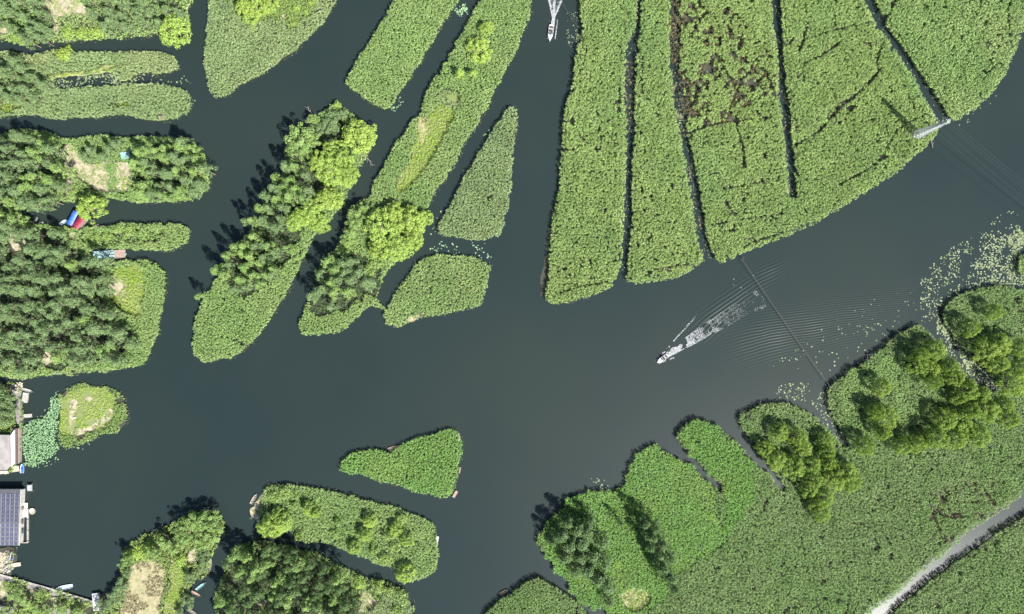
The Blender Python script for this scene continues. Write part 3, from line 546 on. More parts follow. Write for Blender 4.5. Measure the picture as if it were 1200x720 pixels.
# ------------------------------------------------------------------ trees
def crown_mesh(name, kind, seed):
    rg = np.random.default_rng(seed); lobes = []
    if kind == 'poplar':          # tall, narrow, many small upright lobes; unit: metres, height 12
        for i in range(34):
            t = rg.random()**.8; z = 2.6+t*9.2; env = 2.75*min(1, (t+.12)*3.2)*(1-t)**.55+.2
            a = rg.random()*6.283; r = env*math.sqrt(rg.random())*.95
            lobes.append((r*math.cos(a), r*math.sin(a), z, .46+.40*rg.random(), 1.45))
        lobes.append((0, 0, 11.9, .7, 1.5)); per, leaf, asp, up, jit = 66, .42, .45, .25, .6
    elif kind == 'round':         # wide crown, cauliflower puffs; radius 4, height 8
        sx, sy = 1+rg.normal()*.12, 1+rg.normal()*.12
        for i in range(62):
            a = i*2.399+rg.normal()*.35; t = (i+.5)/62; r = 3.7*math.sqrt(t)*(.84+.3*rg.random())
            z = 7.1-3.0*(r/3.6)**2+rg.normal()*.55
            lobes.append((r*math.cos(a)*sx, r*math.sin(a)*sy, z, .48+.42*rg.random(), .95))
        for i in range(16):
            a = rg.random()*6.283; r = 3.0+1.0*rg.random(); lobes.append((r*math.cos(a), r*math.sin(a), 3.2+rg.random()*1.4, .6+.4*rg.random(), .9))
        per, leaf, asp, up, jit = 80, .36, .55, .25, .55
    elif kind == 'loose':         # irregular spreading crown with gaps
        for i in range(26):
            a = rg.random()*6.283; r = 3.5*rg.random()**.6; z = 6.2-1.9*(r/3.5)**2+rg.normal()*.9
            lobes.append((r*math.cos(a), r*math.sin(a), z, .65+.5*rg.random(), 1.0))
        per, leaf, asp, up, jit = 78, .44, .5, .2, .6
    else:                         # shrub, radius 2, height 2.6
        for i in range(12):
            a = i*2.399; r = 1.5*math.sqrt((i+.3)/12); lobes.append((r*math.cos(a)+rg.normal()*.2, r*math.sin(a)+rg.normal()*.2, 1.9-.9*(r/1.5)**2+rg.normal()*.25, .6+.3*rg.random(), .9))
        per, leaf, asp, up, jit = 60, .38, .5, .3, .55
    V = []; var = []
    for (x, y, z, r, st) in lobes:
        n = int(per*(r/.9)**1.6); d = unit(rg.normal(size=(n, 3))); d[:, 2] = np.where(d[:, 2] < -.35, -d[:, 2], d[:, 2])
        rad = r*(.72+.36*rg.random(n))[:, None]; c = np.array([x, y, z])+d*rad*np.array([1, 1, st])
        nn = d+rg.normal(size=d.shape)*jit; nn[:, 2] += up
        V.append(kites(c, nn, leaf*(.7+.6*rg.random(n)), asp, rg)); lv = rg.random()*.35; var.append(np.clip(lv+.6*rg.random(n), 0, 1))
    v = np.concatenate(V); return quad_mesh(name, v, len(v)//4, np.concatenate(var))
def trunk_mesh(name, kind, seed):
    rg = random.Random(seed); b = MB(); top = {'poplar': 10.5, 'round': 4.6, 'loose': 4.6, 'shrub': 1.0}[kind]; r0 = {'poplar': .22, 'round': .28, 'loose': .22, 'shrub': .07}[kind]
    if kind == 'poplar':
        b.tube([(0, 0, 0), (.08, .03, 3), (.0, .1, 7), (0, 0, top)], [r0, r0*.8, r0*.45, .04], 7)
        for i in range(6):
            a = i*2.4; z = 2.8+i*1.15; b.tube([(0, .04, z), (math.cos(a)*.8, math.sin(a)*.8, z+1.1), (math.cos(a)*1.3, math.sin(a)*1.3, z+2.3)], [.09, .06, .02], 5)
    elif kind == 'shrub':
        for i in range(4): a = i*1.6; b.tube([(0, 0, 0), (math.cos(a)*.5, math.sin(a)*.5, .8), (math.cos(a)*.9, math.sin(a)*.9, 1.4)], [.06, .045, .02], 5)
    else:
        b.tube([(0, 0, 0), (.05, .1, 1.4), (0, 0, 2.6)], [r0*1.15, r0*.9, r0*.8], 8)
        for i in range(7):
            a = i*2.4+rg.random(); q = 1.6+rg.random()*1.2; b.tube([(0, 0, 2.2), (math.cos(a)*q*.5, math.sin(a)*q*.5, 3.6), (math.cos(a)*q, math.sin(a)*q, 5.2), (math.cos(a)*q*1.35, math.sin(a)*q*1.35, 6.0)], [.15, .11, .06, .02], 5)
    bmesh.ops.recalc_face_normals(b.bm, faces=b.bm.faces); me = bpy.data.meshes.new(name); b.bm.to_mesh(me); b.bm.free(); me.materials.append(M['bark']); return me
SPEC = dict(poplar=('poplar_tree', 2.6, 12.0), round=('willow_tree', 4.2, 8.0), loose=('broadleaf_tree', 4.0, 7.4), shrub=('shrub', 2.1, 2.6))
_cm = {}; _tm = {}
def crowns(kind, mat):
    if (kind, mat) not in _cm:
        L_ = []
        for s in range(5 if kind == 'poplar' else 4):
            me = crown_mesh('crown', kind, 31*s+len(_cm)*7+5); me.materials.append(M[mat]); L_.append(me)
        _cm[(kind, mat)] = L_
    if kind not in _tm: _tm[kind] = [trunk_mesh('trunk', kind, s) for s in range(2)]
    return _cm[(kind, mat)], _tm[kind]
tr = random.Random(4)
def plant_at(x, y, rpx, kind, mat, hscale=None, label=None, cat=None, group=None):
    """A tree whose crown shows at photo pixel x, y with radius rpx pixels."""
    name, r0, h0 = SPEC[kind]; k = rpx/PX/r0
    hz = hscale if hscale is not None else min(1.25, max(.55, k))
    hz *= tr.uniform(.9, 1.12); hc = h0*hz*.72
    p = W(x, y, hc); cm, tm = crowns(kind, mat)
    e = empty(name, (float(p[0]), float(p[1]), LAND_Z-.05), tr.random()*6.283, label, cat or ('shrub' if kind == 'shrub' else 'tree'), group)
    e.scale = (k*tr.uniform(.92, 1.08), k*tr.uniform(.92, 1.08), hz)
    c = link('foliage' if kind == 'shrub' else 'crown', tr.choice(cm), None, e); t = link('trunk' if kind != 'shrub' else 'stems', tr.choice(tm), None, e)
    return e
ORD = 'first second third fourth fifth sixth seventh eighth ninth tenth eleventh twelfth thirteenth fourteenth fifteenth sixteenth seventeenth eighteenth nineteenth twentieth'.split()
NUMW = 'zero one two three four five six seven eight nine ten eleven twelve thirteen fourteen fifteen sixteen seventeen eighteen nineteen twenty'.split()
def row(items, kind, mat, what, where, group, axis='west', hscale=None):
    """Trees placed one by one; each label says which of the few it is, counted from the side named by axis."""
    key = {'west': lambda t: t[0], 'east': lambda t: -t[0], 'north': lambda t: t[1], 'south': lambda t: -t[1]}[axis]
    items = sorted(items, key=key); n = len(items)
    for i, t in enumerate(items):
        if n == 1: lab = f'{what} {where}'
        elif i == 0: lab = f'{what} {where}, {axis}most'
        else: lab = f'{what} {where}, {ORD[i]} from the {axis}'
        plant_at(t[0], t[1], t[2], kind, mat, hscale, lab, None, group)
def grove(outline, spacing, kind, mat, what, where, group, rpx, seed, avoid=(), hscale=None, second=None, clip=True):
    """Trees filling a grove; the ones at its corners get labels of their own, the look-alikes inside share one."""
    rg = np.random.default_rng(seed); pg = np.array(outline, float); lo, hi = pg.min(0), pg.max(0)
    p = hexgrid(lo, hi, spacing, rg, .3); p = p[inside(p, pg)]
    for a in avoid: p = p[~inside(p, np.array(a, float))]
    p = p[(p[:, 0] > -26) & (p[:, 1] > -26) & (p[:, 1] < 746) & (p[:, 0] < 1226)]
    vis = (p[:, 0] > 3) & (p[:, 1] > 3) & (p[:, 0] < 1197) & (p[:, 1] < 717); special = {}
    if vis.any():
        q = np.where(vis)[0]
        for nm, v in (('northmost', (0, 1)), ('southmost', (0, -1)), ('eastmost', (-1, 0)), ('westmost', (1, 0)), ('north-eastmost', (-1, 1)), ('south-eastmost', (-1, -1)), ('north-westmost', (1, 1)), ('south-westmost', (1, -1))):
            i = q[np.argmin(p[q]@np.array(v, float))]
            if i not in special: special[i] = nm
    for i, (x, y) in enumerate(p):
        lab = f'{special[i]} {what} {where}' if i in special else f'{what} inside {where.split(" ", 1)[1]}'
        m_ = mat
        if second and rg.random() < second[1]: m_ = second[0]
        plant_at(x, y, rpx*rg.uniform(.74, 1.12), kind, m_, (hscale or .92)*rg.uniform(.9, 1.25), lab, None, group)

grove([(-40, -40), (48, -40), (46, 10), (58, 22), (60, 44), (20, 52), (0, 50), (-40, 48)], 17, 'poplar', 'poplar', 'grey green poplar', 'of the grove west of the bare path, topmost plot', 'poplars west of the bare path', 9, 1, avoid=[ell(4, 38, 11, 9)])
grove([(108, -40), (218, -40), (214, 16), (188, 30), (150, 38), (126, 34), (106, 14), (96, -6)], 16, 'poplar', 'poplar', 'grey green poplar', 'of the grove east of the bare path, topmost plot', 'poplars east of the bare path', 8.5, 2, hscale=.8)
row([(202, 33, 19)], 'round', 'willow', 'round lime willow leaning over water', 'at the topmost plot corner', 'lone willows')
row([(80, 38, 9), (96, 39, 10), (113, 38, 10)], 'shrub', 'willow', 'lime shrub', 'on the topmost plot shore beside the bare path', 'lime shrubs of the topmost plot')
row([(20, 44, 8), (30, 48, 7)], 'shrub', 'willow', 'lime shrub', 'by the white bare patch at the west edge', 'lime shrubs at the west edge')
grove([(-40, 62), (40, 68), (48, 86), (56, 98), (44, 122), (20, 128), (-40, 110)], 16, 'poplar', 'poplar', 'grey green poplar', 'at the root of the joined fingers, west edge', 'poplars of the joined fingers', 8.5, 3, hscale=.75)
row([(75, 65, 9)], 'shrub', 'willow', 'lime shrub standing out of reeds', 'on the upper joined finger', 'lone shrubs')
grove([(-40, 158), (10, 153), (40, 150), (68, 162), (74, 195), (80, 225), (55, 240), (25, 258), (-40, 262)], 17, 'poplar', 'poplar', 'dull green poplar', 'of the dense grove west of the bare garden', 'poplars west of the bare garden', 9.5, 4, second=('poplar_mid', .3))
grove([(160, 168), (208, 163), (235, 175), (244, 200), (240, 225), (210, 232), (168, 232), (158, 205)], 15, 'poplar', 'poplar_mid', 'mid green tree', 'of the rounded grove east of the bare garden', 'trees east of the bare garden', 9.5, 5, hscale=.8, second=('poplar', .4))
grove([(90, 164), (150, 160), (157, 176), (135, 186), (102, 186)], 14, 'poplar', 'poplar', 'dull green small tree', 'on the north shore of the bare garden', 'trees north of the bare garden', 8, 6, hscale=.6)
row([(104, 243, 16)], 'round', 'willow', 'round yellow green willow overhanging water', 'beside the blue and red canopies', 'lone willows')
row([(90, 226, 9), (103, 231, 8), (122, 234, 7), (215, 222, 9), (236, 205, 9), (228, 218, 8)], 'shrub', 'shrub', 'green shrub', 'along the south shore of the garden plot', 'shrubs of the garden plot')
row([(138, 269, 7), (151, 271, 9), (166, 272, 8), (125, 276, 8), (180, 268, 7), (110, 279, 9)], 'shrub', 'shrub', 'bright shrub', 'on the narrow finger east of the canopies', 'shrubs of the narrow finger')
grove([(-40, 268), (8, 262), (30, 270), (76, 266), (82, 290), (104, 298), (126, 312), (129, 345), (128, 368), (155, 376), (166, 398), (152, 424), (100, 431), (60, 439), (0, 438), (-40, 438)], 18.5, 'poplar', 'poplar', 'dark poplar', 'of the largest dense grove, west edge', 'poplars of the largest western grove', 10, 7,
      avoid=[ell(18, 284, 10, 11), ell(66, 403, 6, 5), ell(57, 418, 9, 8), ell(135, 352, 16, 12)], second=('poplar_mid', .12))
row([(7, 470, 11), (4, 488, 12), (14, 481, 8), (2, 458, 9)], 'loose', 'poplar', 'dark small tree', 'in the garden behind the pale stone landing', 'garden trees by the landing', 'north')
row([(19, 700, 12), (33, 704, 11), (5, 719, 10), (74, 716, 9), (92, 719, 9), (58, 718, 8), (45, 712, 9)], 'loose', 'poplar_mid', 'low dark tree', 'in the scrubby yard behind the stone quay', 'yard trees behind the quay', hscale=.6)
row([(16, 688, 7), (44, 698, 7), (8, 690, 6), (50, 703, 6)], 'shrub', 'shrub', 'pale green shrub', 'right behind the stone quay', 'shrubs behind the quay')
# wedge land
row([(286, 8, 11), (300, 6, 11), (314, 3, 11), (293, 19, 9), (268, -14, 12), (330, -16, 12)], 'round', 'willow', 'yellow green willow', 'in the cluster on the wedge land', 'willows of the wedge land')
row([(296, 33, 5), (347, 28, 5), (366, 4, 6), (346, 10, 6), (360, 13, 5)], 'shrub', 'willow', 'small lime bush', 'amid rough growth of the wedge land', 'bushes of the wedge land')
# leaf-shaped island
row([(420, 159, 19), (391, 174, 13), (386, 198, 19), (407, 205, 13), (374, 189, 13), (384, 234, 15), (366, 249, 14), (353, 255, 14), (343, 259, 11), (376, 262, 11), (400, 186, 13), (370, 262, 10)], 'round', 'willow', 'yellow green willow', 'on the leaf-shaped island', 'willows of the leaf-shaped island', 'north')
row([(349, 160, 17), (366, 163, 11), (356, 176, 11), (338, 178, 8), (366, 141, 8)], 'loose', 'poplar_mid', 'pale olive tree', 'at the upper west side of the leaf-shaped island', 'olive trees of the leaf-shaped island', 'north')
row([(389, 142, 14), (376, 152, 9), (400, 133, 8)], 'loose', 'poplar', 'grey green bushy tree', 'at the upper tip of the leaf-shaped island', 'grey green trees of the leaf-shaped island', 'north', hscale=.6)
row([(395, 123, 6)], 'shrub', 'willow', 'pale lime bush', 'at the very top of the leaf-shaped island', 'lone shrubs')
grove([(330, 186), (350, 192), (368, 206), (370, 232), (350, 243), (335, 258), (328, 272), (300, 270), (284, 260), (300, 240), (316, 215)], 14, 'poplar', 'poplar_mid', 'mid green tree', 'in the upper grove of the leaf-shaped island', 'trees of the upper leaf-island grove', 8.5, 8, second=('poplar', .45))
grove([(286, 278), (322, 274), (340, 290), (322, 322), (300, 342), (276, 345), (250, 326), (258, 304), (268, 288)], 15, 'poplar', 'poplar_mid', 'slender poplar', 'in the lower grove of the leaf-shaped island', 'poplars of the lower leaf-island grove', 8.5, 9, second=('poplar', .35))
row([(234, 348, 7)], 'poplar', 'poplar_mid', 'lone poplar leaning off the reeds', 'at the lower west shore of the leaf-shaped island', 'lone poplars')
row([(348, 296, 9), (330, 318, 7)], 'loose', 'poplar_mid', 'small round tree', 'on the lower east side of the leaf-shaped island', 'small trees of the leaf-shaped island', hscale=.6)
# long island
row([(447, 267, 21), (482, 258, 17), (467, 288, 18), (496, 256, 11), (462, 250, 13), (443, 293, 12), (484, 281, 12)], 'round', 'willow', 'big yellow green willow', 'in the clump on the long slanted island', 'willows of the long island')
row([(417, 254, 13), (410, 270, 11), (428, 243, 10), (405, 282, 8)], 'loose', 'poplar_mid', 'olive green tree', 'west of the willow clump', 'olive trees of the long island', 'north')
row([(570, 32, 9), (560, 57, 15)], 'round', 'willow', 'round lime tree among reeds', 'on the upper long slanted island', 'round trees of the long island', 'north', hscale=.75)
row([(538, 87, 7), (554, 87, 6)], 'poplar', 'willow', 'slim lime tree casting a short shadow', 'below the round lime tree', 'slim lime trees', hscale=.55)
grove([(385, 292), (410, 302), (432, 318), (428, 335), (412, 352), (394, 365), (370, 365), (362, 348), (375, 318)], 15, 'poplar', 'poplar', 'dark leafy tree', 'in the dark grove at the long island tip', 'trees of the long island tip', 9.5, 10, second=('poplar_mid', .35))
row([(440, 308, 10), (432, 318, 9), (452, 305, 8), (404, 291, 9), (413, 284, 8)], 'shrub', 'shrub', 'green shrub', 'between the willow clump and the dark grove', 'shrubs of the long island')
# south islands
row([(318, 618, 14), (330, 613, 11), (308, 618, 9), (324, 604, 9)], 'round', 'willow', 'yellow green willow', 'at the west end of the long southern island', 'willows of the southern island')
row([(361, 597, 8), (369, 602, 6), (433, 611, 8), (427, 628, 8), (415, 643, 8), (477, 634, 8), (475, 674, 11), (464, 621, 8)], 'round', 'willow', 'lime bushy tree', 'on the long southern island', 'lime bushes of the southern island', hscale=.78)
row([(350, 630, 7), (392, 625, 6), (450, 655, 9), (345, 592, 6), (470, 608, 8), (438, 645, 7), (462, 640, 7), (455, 628, 8), (395, 612, 5)], 'shrub', 'shrub', 'green leafy bush', 'on the long southern island', 'bushes of the southern island', hscale=1.5)
row([(334, 577, 9), (322, 583, 10), (345, 582, 7)], 'shrub', 'shrub', 'tall pale bush', 'at the north-west tip of the long southern island', 'tall bushes of the southern island')
row([(228, 614, 14), (245, 612, 15), (250, 626, 13), (235, 633, 13), (196, 635, 13), (180, 650, 11), (221, 628, 12), (147, 656, 9), (210, 620, 10), (206, 640, 10)], 'loose', 'poplar_mid', 'leafy tree', 'along the north shore of the straw field island', 'trees of the straw field island', hscale=.95)
row([(142, 686, 10), (134, 700, 12), (122, 712, 11), (221, 706, 9), (222, 676, 8), (237, 662, 9), (240, 648, 8), (150, 672, 7), (212, 722, 8)], 'loose', 'poplar', 'small dark tree', 'on the flanks of the straw field island', 'flank trees of the straw field island', hscale=.6)
row([(167, 646, 12), (176, 638, 8), (157, 650, 8), (212, 657, 8)], 'shrub', 'willow', 'bright lime bush', 'north of the straw field', 'lime bushes by the straw field')
grove([(262, 668), (275, 644), (300, 636), (335, 641), (366, 651), (396, 670), (418, 692), (424, 735), (390, 760), (252, 760), (254, 700)], 16.5, 'poplar', 'shaded_leaf', 'dark poplar', 'of the grove on the southern edge island', 'poplars of the southern edge grove', 9.5, 11, avoid=[ell(305, 706, 7, 9)], second=('poplar_mid', .3))
row([(422, 684, 8)], 'shrub', 'willow', 'bright lime bush', 'at the east side of the southern edge grove', 'lone shrubs')
row([(444, 688, 9), (470, 702, 12), (457, 694, 8), (466, 716, 9)], 'shrub', 'shrub', 'green bush', 'at the east end of the southern edge island', 'bushes of the southern edge island')
# south-east
row([(668, 640, 13), (683, 636, 13), (689, 624, 13), (657, 628, 12), (689, 668, 13), (708, 660, 12), (712, 687, 13), (714, 705, 9), (675, 668, 11), (662, 653, 11), (696, 650, 13), (677, 620, 12), (706, 634, 12), (666, 612, 9), (692, 609, 9), (648, 634, 9), (701, 678, 12), (681, 652, 12)], 'poplar', 'shaded_leaf', 'tall dark tree', 'in the riverside stand', 'tall trees of the riverside stand', 'north', hscale=.92)
row([(764, 628, 11), (776, 636, 10), (772, 649, 11), (784, 652, 11), (777, 665, 11), (785, 675, 10), (790, 689, 9), (756, 612, 9), (768, 618, 9), (762, 640, 9)], 'poplar', 'shaded_leaf', 'slim dark tree', 'in the row casting long shadows on vivid reeds', 'slim trees in the shadow row', 'north', hscale=1.1)
row([(727, 612, 5)], 'poplar', 'shaded_leaf', 'lone slim dark tree', 'on vivid reeds between stand and row', 'lone poplars', hscale=.7)
row([(723, 662, 5), (834, 606, 4), (847, 620, 4)], 'shrub', 'willow', 'tiny yellow lime bush', 'standing in vivid reeds', 'tiny lime bushes')
row([(915, 507, 12), (936, 513, 11), (898, 527, 10), (911, 539, 13), (931, 549, 14), (952, 546, 12), (942, 527, 11), (969, 518, 10), (971, 530, 9), (973, 543, 9)], 'round', 'willow_se', 'rounded glossy willow', 'in the northern half of the notched lobe', 'willows of the notched lobe, north', hscale=1.1)
row([(993, 556, 14), (980, 563, 13), (999, 566, 11), (955, 564, 10), (949, 575, 11), (967, 584, 12), (958, 592, 9), (964, 603, 10)], 'round', 'willow_se', 'rounded glossy willow', 'in the southern half of the notched lobe', 'willows of the notched lobe, south', hscale=1.1)
row([(1097, 411, 13), (1077, 426, 13), (1090, 434, 13), (1081, 415, 9), (1115, 431, 11), (1121, 443, 11), (1095, 448, 9)], 'round', 'willow_se', 'bushy willow', 'in the clump beside the lily channel', 'willows beside the lily channel', hscale=1.35)
row([(1136, 458, 13), (1152, 463, 11), (1125, 466, 9), (1140, 482, 11), (1160, 481, 14), (1180, 476, 10), (1186, 492, 11)], 'round', 'willow_se', 'bushy willow', 'at the inner end of the lily channel', 'willows at the lily channel end', hscale=1.25)
row([(1035, 455, 11), (1027, 483, 10), (1040, 491, 14), (1037, 507, 9), (1015, 523, 10)], 'round', 'willow_se', 'bushy willow', 'in the west clump of the willow marsh', 'willows of the marsh west clump', 'north', hscale=1.3)
row([(1060, 523, 12), (1076, 521, 10), (1108, 493, 13), (1100, 513, 14), (1127, 496, 14), (1122, 516, 12), (1150, 512, 14), (1138, 505, 11), (1088, 517, 9)], 'round', 'willow_se', 'bushy willow', 'in the long belt south of the marsh clearing', 'willows of the southern belt', hscale=1.3)
row([(1167, 366, 10), (1140, 385, 11), (1157, 413, 15), (1174, 404, 15), (1172, 427, 12), (1188, 450, 16), (1197, 408, 10), (1200, 430, 10)], 'round', 'willow_se', 'rounded willow', 'on the lobe at the east edge', 'willows of the east edge lobe', 'north', hscale=1.3)
# dead branches and driftwood
def branch(x, y, ang, ln, label, z=.6):
    b = MB(); rg = random.Random(int(x)); p = P3(x, y, z)
    b.tube([(0, 0, 0), (ln*.5, .15, .25), (ln, -.1, .3)], [.14, .10, .04], 6)
    for i in range(4):
        s = (.3+.18*i)*ln; q = 1 if i % 2 else -1; b.tube([(s, .1, .2), (s+ln*.16, q*ln*.13, .4), (s+ln*.28, q*ln*.2, .5)], [.06, .04, .02], 5)
    o = b.build('dead_branch', M['dead']); o.location = p; o.rotation_euler = (0, 0, R(ang)); tagp(o, label, 'branch', 'dead branches')
branch(428, 183, -52, 5.0, 'bare forked dead branch hanging over water, east shore of the leaf-shaped island', 1.2)
branch(366, 134, 125, 3.5, 'thin bare dead branch at the upper tip of the leaf-shaped island', 1.5)
branch(319, 224, 145, 2.6, 'short pale dead branch in tree shade, west shore of the leaf-shaped island', .5)
branch(1093, 173, 100, 3.6, 'pale dead stump leaning off the reeds south of the pylon', .5)
branch(180, 622, 25, 4.2, 'pale driftwood at the north-west shore of the straw field island', .5)
branch(238, 600, 12, 4.4, 'pale driftwood at the northern tip of the straw field island', .7)
branch(142, 664, -70, 3.2, 'pale driftwood at the west shore of the straw field island', .5)
# ------------------------------------------------------------------ boats
def hull_rings(Ln, Bm, H, bow=.45, n=9, flare=.78, z0=-.25, stern=.85):
    """Cross-sections along x (bow at +x): closed rings of a boat's shell."""
    rings = []
    for i in range(n):
        t = i/(n-1); x = -Ln/2+Ln*t
        w = Bm/2*(1 if t > .25 else stern+(1-stern)*t/.25)
        if t > 1-bow: u = (t-(1-bow))/bow; w *= max(.03, 1-u**2.2)
        h = H*(1+.35*max(0, t-.55)**1.5*2)
        rings.append([(x, -w, h), (x, -w*flare, z0+.12), (x, 0, z0), (x, w*flare, z0+.12), (x, w, h)])
    return rings
def open_hull(name, Ln, Bm, H, mat, parent, th=.06, **k):
    """An open boat shell with thickness and a flat bottom inside."""
    o_ = hull_rings(Ln, Bm, H, **k); b = MB()
    rings = []
    for r in o_:
        inn = []
        for (x, y, z) in reversed(r):
            s = 0 if abs(y) < 1e-6 else (1 if y > 0 else -1)
            inn.append((x*(1-.012), y-s*min(th, abs(y)*.8), max(z-0.0, .06) if z > .1 else .06))
        rings.append(r+inn)
    b.loft(rings); return b.build(name, mat, parent)
def rowboat(x, y, ang, Ln, Bm, mat, label, cat='boat', seats=2, inner=None, name='rowing_boat', group=None):
    e = empty(name, P3(x, y, .05), R(ang), label, cat, group)
    open_hull('hull', Ln, Bm, .42, M[mat], e)
    for i in range(seats):
        sx = -Ln*.28+i*Ln*.5/max(1, seats-1) if seats > 1 else 0
        MB().box((sx, 0, .30), (.28, Bm*.84, .05)).build('seat', M[inner or 'wood'], e)
    fl = MB().prism([(-Ln*.46, -Bm*.36), (Ln*.18, -Bm*.36), (Ln*.36, 0), (Ln*.18, Bm*.36), (-Ln*.46, Bm*.36)], .07, .10).build('floorboards', M[inner or mat], e)
    return e
def speedboat(x, y, ang, Ln, Bm, label):
    e = empty('speedboat', P3(x, y, .12), R(ang), label, 'speedboat', None)
    e.rotation_euler = (0, R(-2.5), R(ang))
    b = MB(); b.loft(hull_rings(Ln, Bm, .62, bow=.55, n=12, z0=-.3)); b.build('hull', M['white'], e)
    dk = []
    for i in range(9):
        t = i/8; xx = Ln*.08+Ln*.40*t; w = Bm*.46*max(.04, 1-t**2.2); dk.append([(xx, -w, .64+.12*t), (xx, 0, .76+.10*t), (xx, w, .64+.12*t)])
    b = MB(); b.loft([[*r, (r[2][0], r[2][1], .60), (r[0][0], r[0][1], .60)] for r in dk]); b.build('foredeck', M['white'], e)
    MB().prism([(-Ln*.44, -Bm*.36), (Ln*.06, -Bm*.36), (Ln*.06, Bm*.36), (-Ln*.44, Bm*.36)], .625, .65).build('cockpit_floor', M['concrete'], e)
    b = MB(); b.loft([[(Ln*.07, -Bm*.40, .66), (Ln*.02, -Bm*.38, 1.15), (Ln*.0, -Bm*.38, 1.15), (Ln*.04, -Bm*.40, .66)], [(Ln*.14, 0, .70), (Ln*.07, 0, 1.2), (Ln*.05, 0, 1.2), (Ln*.11, 0, .70)], [(Ln*.07, Bm*.40, .66), (Ln*.02, Bm*.38, 1.15), (Ln*.0, Bm*.38, 1.15), (Ln*.04, Bm*.40, .66)]]); b.build('windscreen', M['glass'], e)
    for s in (-1, 1):
        st = MB().box((-Ln*.08, s*Bm*.2, .82), (.5, .5, .34)).build('seat', M['dark'], e, .05)
        MB().box((-Ln*.08-.26, s*Bm*.2, 1.15), (.12, .5, .5)).build('backrest', M['dark'], st, .03)
        MB().box((-Ln*.19, s*Bm*.465, .70), (Ln*.5, .12, .12)).build('gunwale', M['white'], e, .03)
    MB().box((-Ln*.33, 0, .80), (.5, Bm*.66, .3)).build('bench', M['dark'], e, .05)
    m = MB().box((-Ln*.53, 0, .85), (.42, .42, .6), taper=.8).build('outboard_motor', M['white'], e, .06)
    MB().box((-Ln*.535, 0, .3), (.2, .12, .8)).build('motor_leg', M['dark'], m)
    return e
# angle: bow direction, degrees, x to the east of the photo, y up
speedboat(645.2, 39.5, -97, 6.6, 2.0, 'white speedboat heading down the north canal with a foaming triple wake')
speedboat(776, 420.5, 213, 5.2, 1.7, 'white speedboat in the wide river trailing a long spray wake')

# ------------------------------------------------------------------ wakes
def flecks(name, label, segs, seed, mat='foam'):
    """segs: (x0, y0, x1, y1, half width at start, at end in pixels, flecks, size at start, at end in metres)"""
    rg = np.random.default_rng(seed); V = []
    for (x0, y0, x1, y1, w0, w1, n, s0, s1) in segs:
        n *= 6
        t = rg.random(n)**1.3; d = np.array([x1-x0, y1-y0], float); d /= np.hypot(*d); nn = np.array([-d[1], d[0]])
        off = (rg.random(n)*2-1)*(w0+(w1-w0)*t); px = x0+(x1-x0)*t+nn[0]*off; py = y0+(y1-y0)*t+nn[1]*off
        p = W(px, py); q = fbm(p, 1.6, seed) > .27+.33*t; p = p[q]; t = t[q]; m = len(p); r = (s0+(s1-s0)*t)*(.16+.28*rg.random(m)); a0 = rg.random(m)*6.28; k = 6
        wd_ = np.array([d[0], -d[1]]); wn = np.array([-wd_[1], wd_[0]])
        v = np.empty((m, k, 3))
        for i in range(k):
            a = a0*0+i*2*math.pi/k; s = r*(.6+.7*rg.random(m)); u = np.cos(a)*s*1.6; w_ = np.sin(a)*s*.8
            v[:, i, 0] = p[:, 0]+wd_[0]*u+wn[0]*w_; v[:, i, 1] = p[:, 1]+wd_[1]*u+wn[1]*w_; v[:, i, 2] = .10+.10*rg.random(m)
        V.append(v.reshape(-1, 3))
    v = np.concatenate(V); return tagp(link(name, quad_mesh(name, v, len(v)//6, None, 6), M[mat]), label, 'foam', kind='stuff')
flecks('wake_foam', 'white triple foam trail behind the speedboat in the north canal', [
    (647.4, 30, 649.5, 18, 2.0, 1.4, 260, .40, .34), (649, 20, 651, -40, 1.0, 1.7, 420, .36, .34), (648, 22, 642, -8, .7, 1.5, 150, .30, .32), (642, -8, 634, -50, 1.5, 2.2, 150, .3, .3), (649.5, 21, 660, -4, .6, 1.2, 150, .30, .30), (660, -4, 676, -40, 1.2, 2, 120, .3, .3),
    (650, 14, 656, -40, 4, 9, 130, .22, .25), (648, 14, 640, -40, 3, 7, 60, .2, .2), (650.5, 46, 653.5, 22, .5, .7, 60, .25, .22), (641.5, 46, 644, 20, .5, .9, 50, .2, .2)], 3)
flecks('wake_foam', 'white spray and churned foam behind the speedboat in the wide river', [
    (782, 416, 812, 397, 3.0, 6.5, 900, .28, .24), (806, 401, 838, 380, 6, 8.5, 520, .24, .20), (834, 384, 868, 362, 8, 10, 170, .22, .18), (862, 366, 896, 350, 9, 6, 36, .22, .2),
    (769, 424, 783, 412, 2.0, 4.0, 190, .22, .24), (776, 416, 786, 404, .8, .8, 50, .28, .26), (789, 400, 820, 366, .7, 1.0, 60, .26, .22), (772, 426, 790, 419, .6, 1.0, 60, .24, .2), (884, 363, 898, 359, 2, 2, 14, .22, .22), (888, 346, 884, 342, 2, 2, 6, .3, .3)], 5)
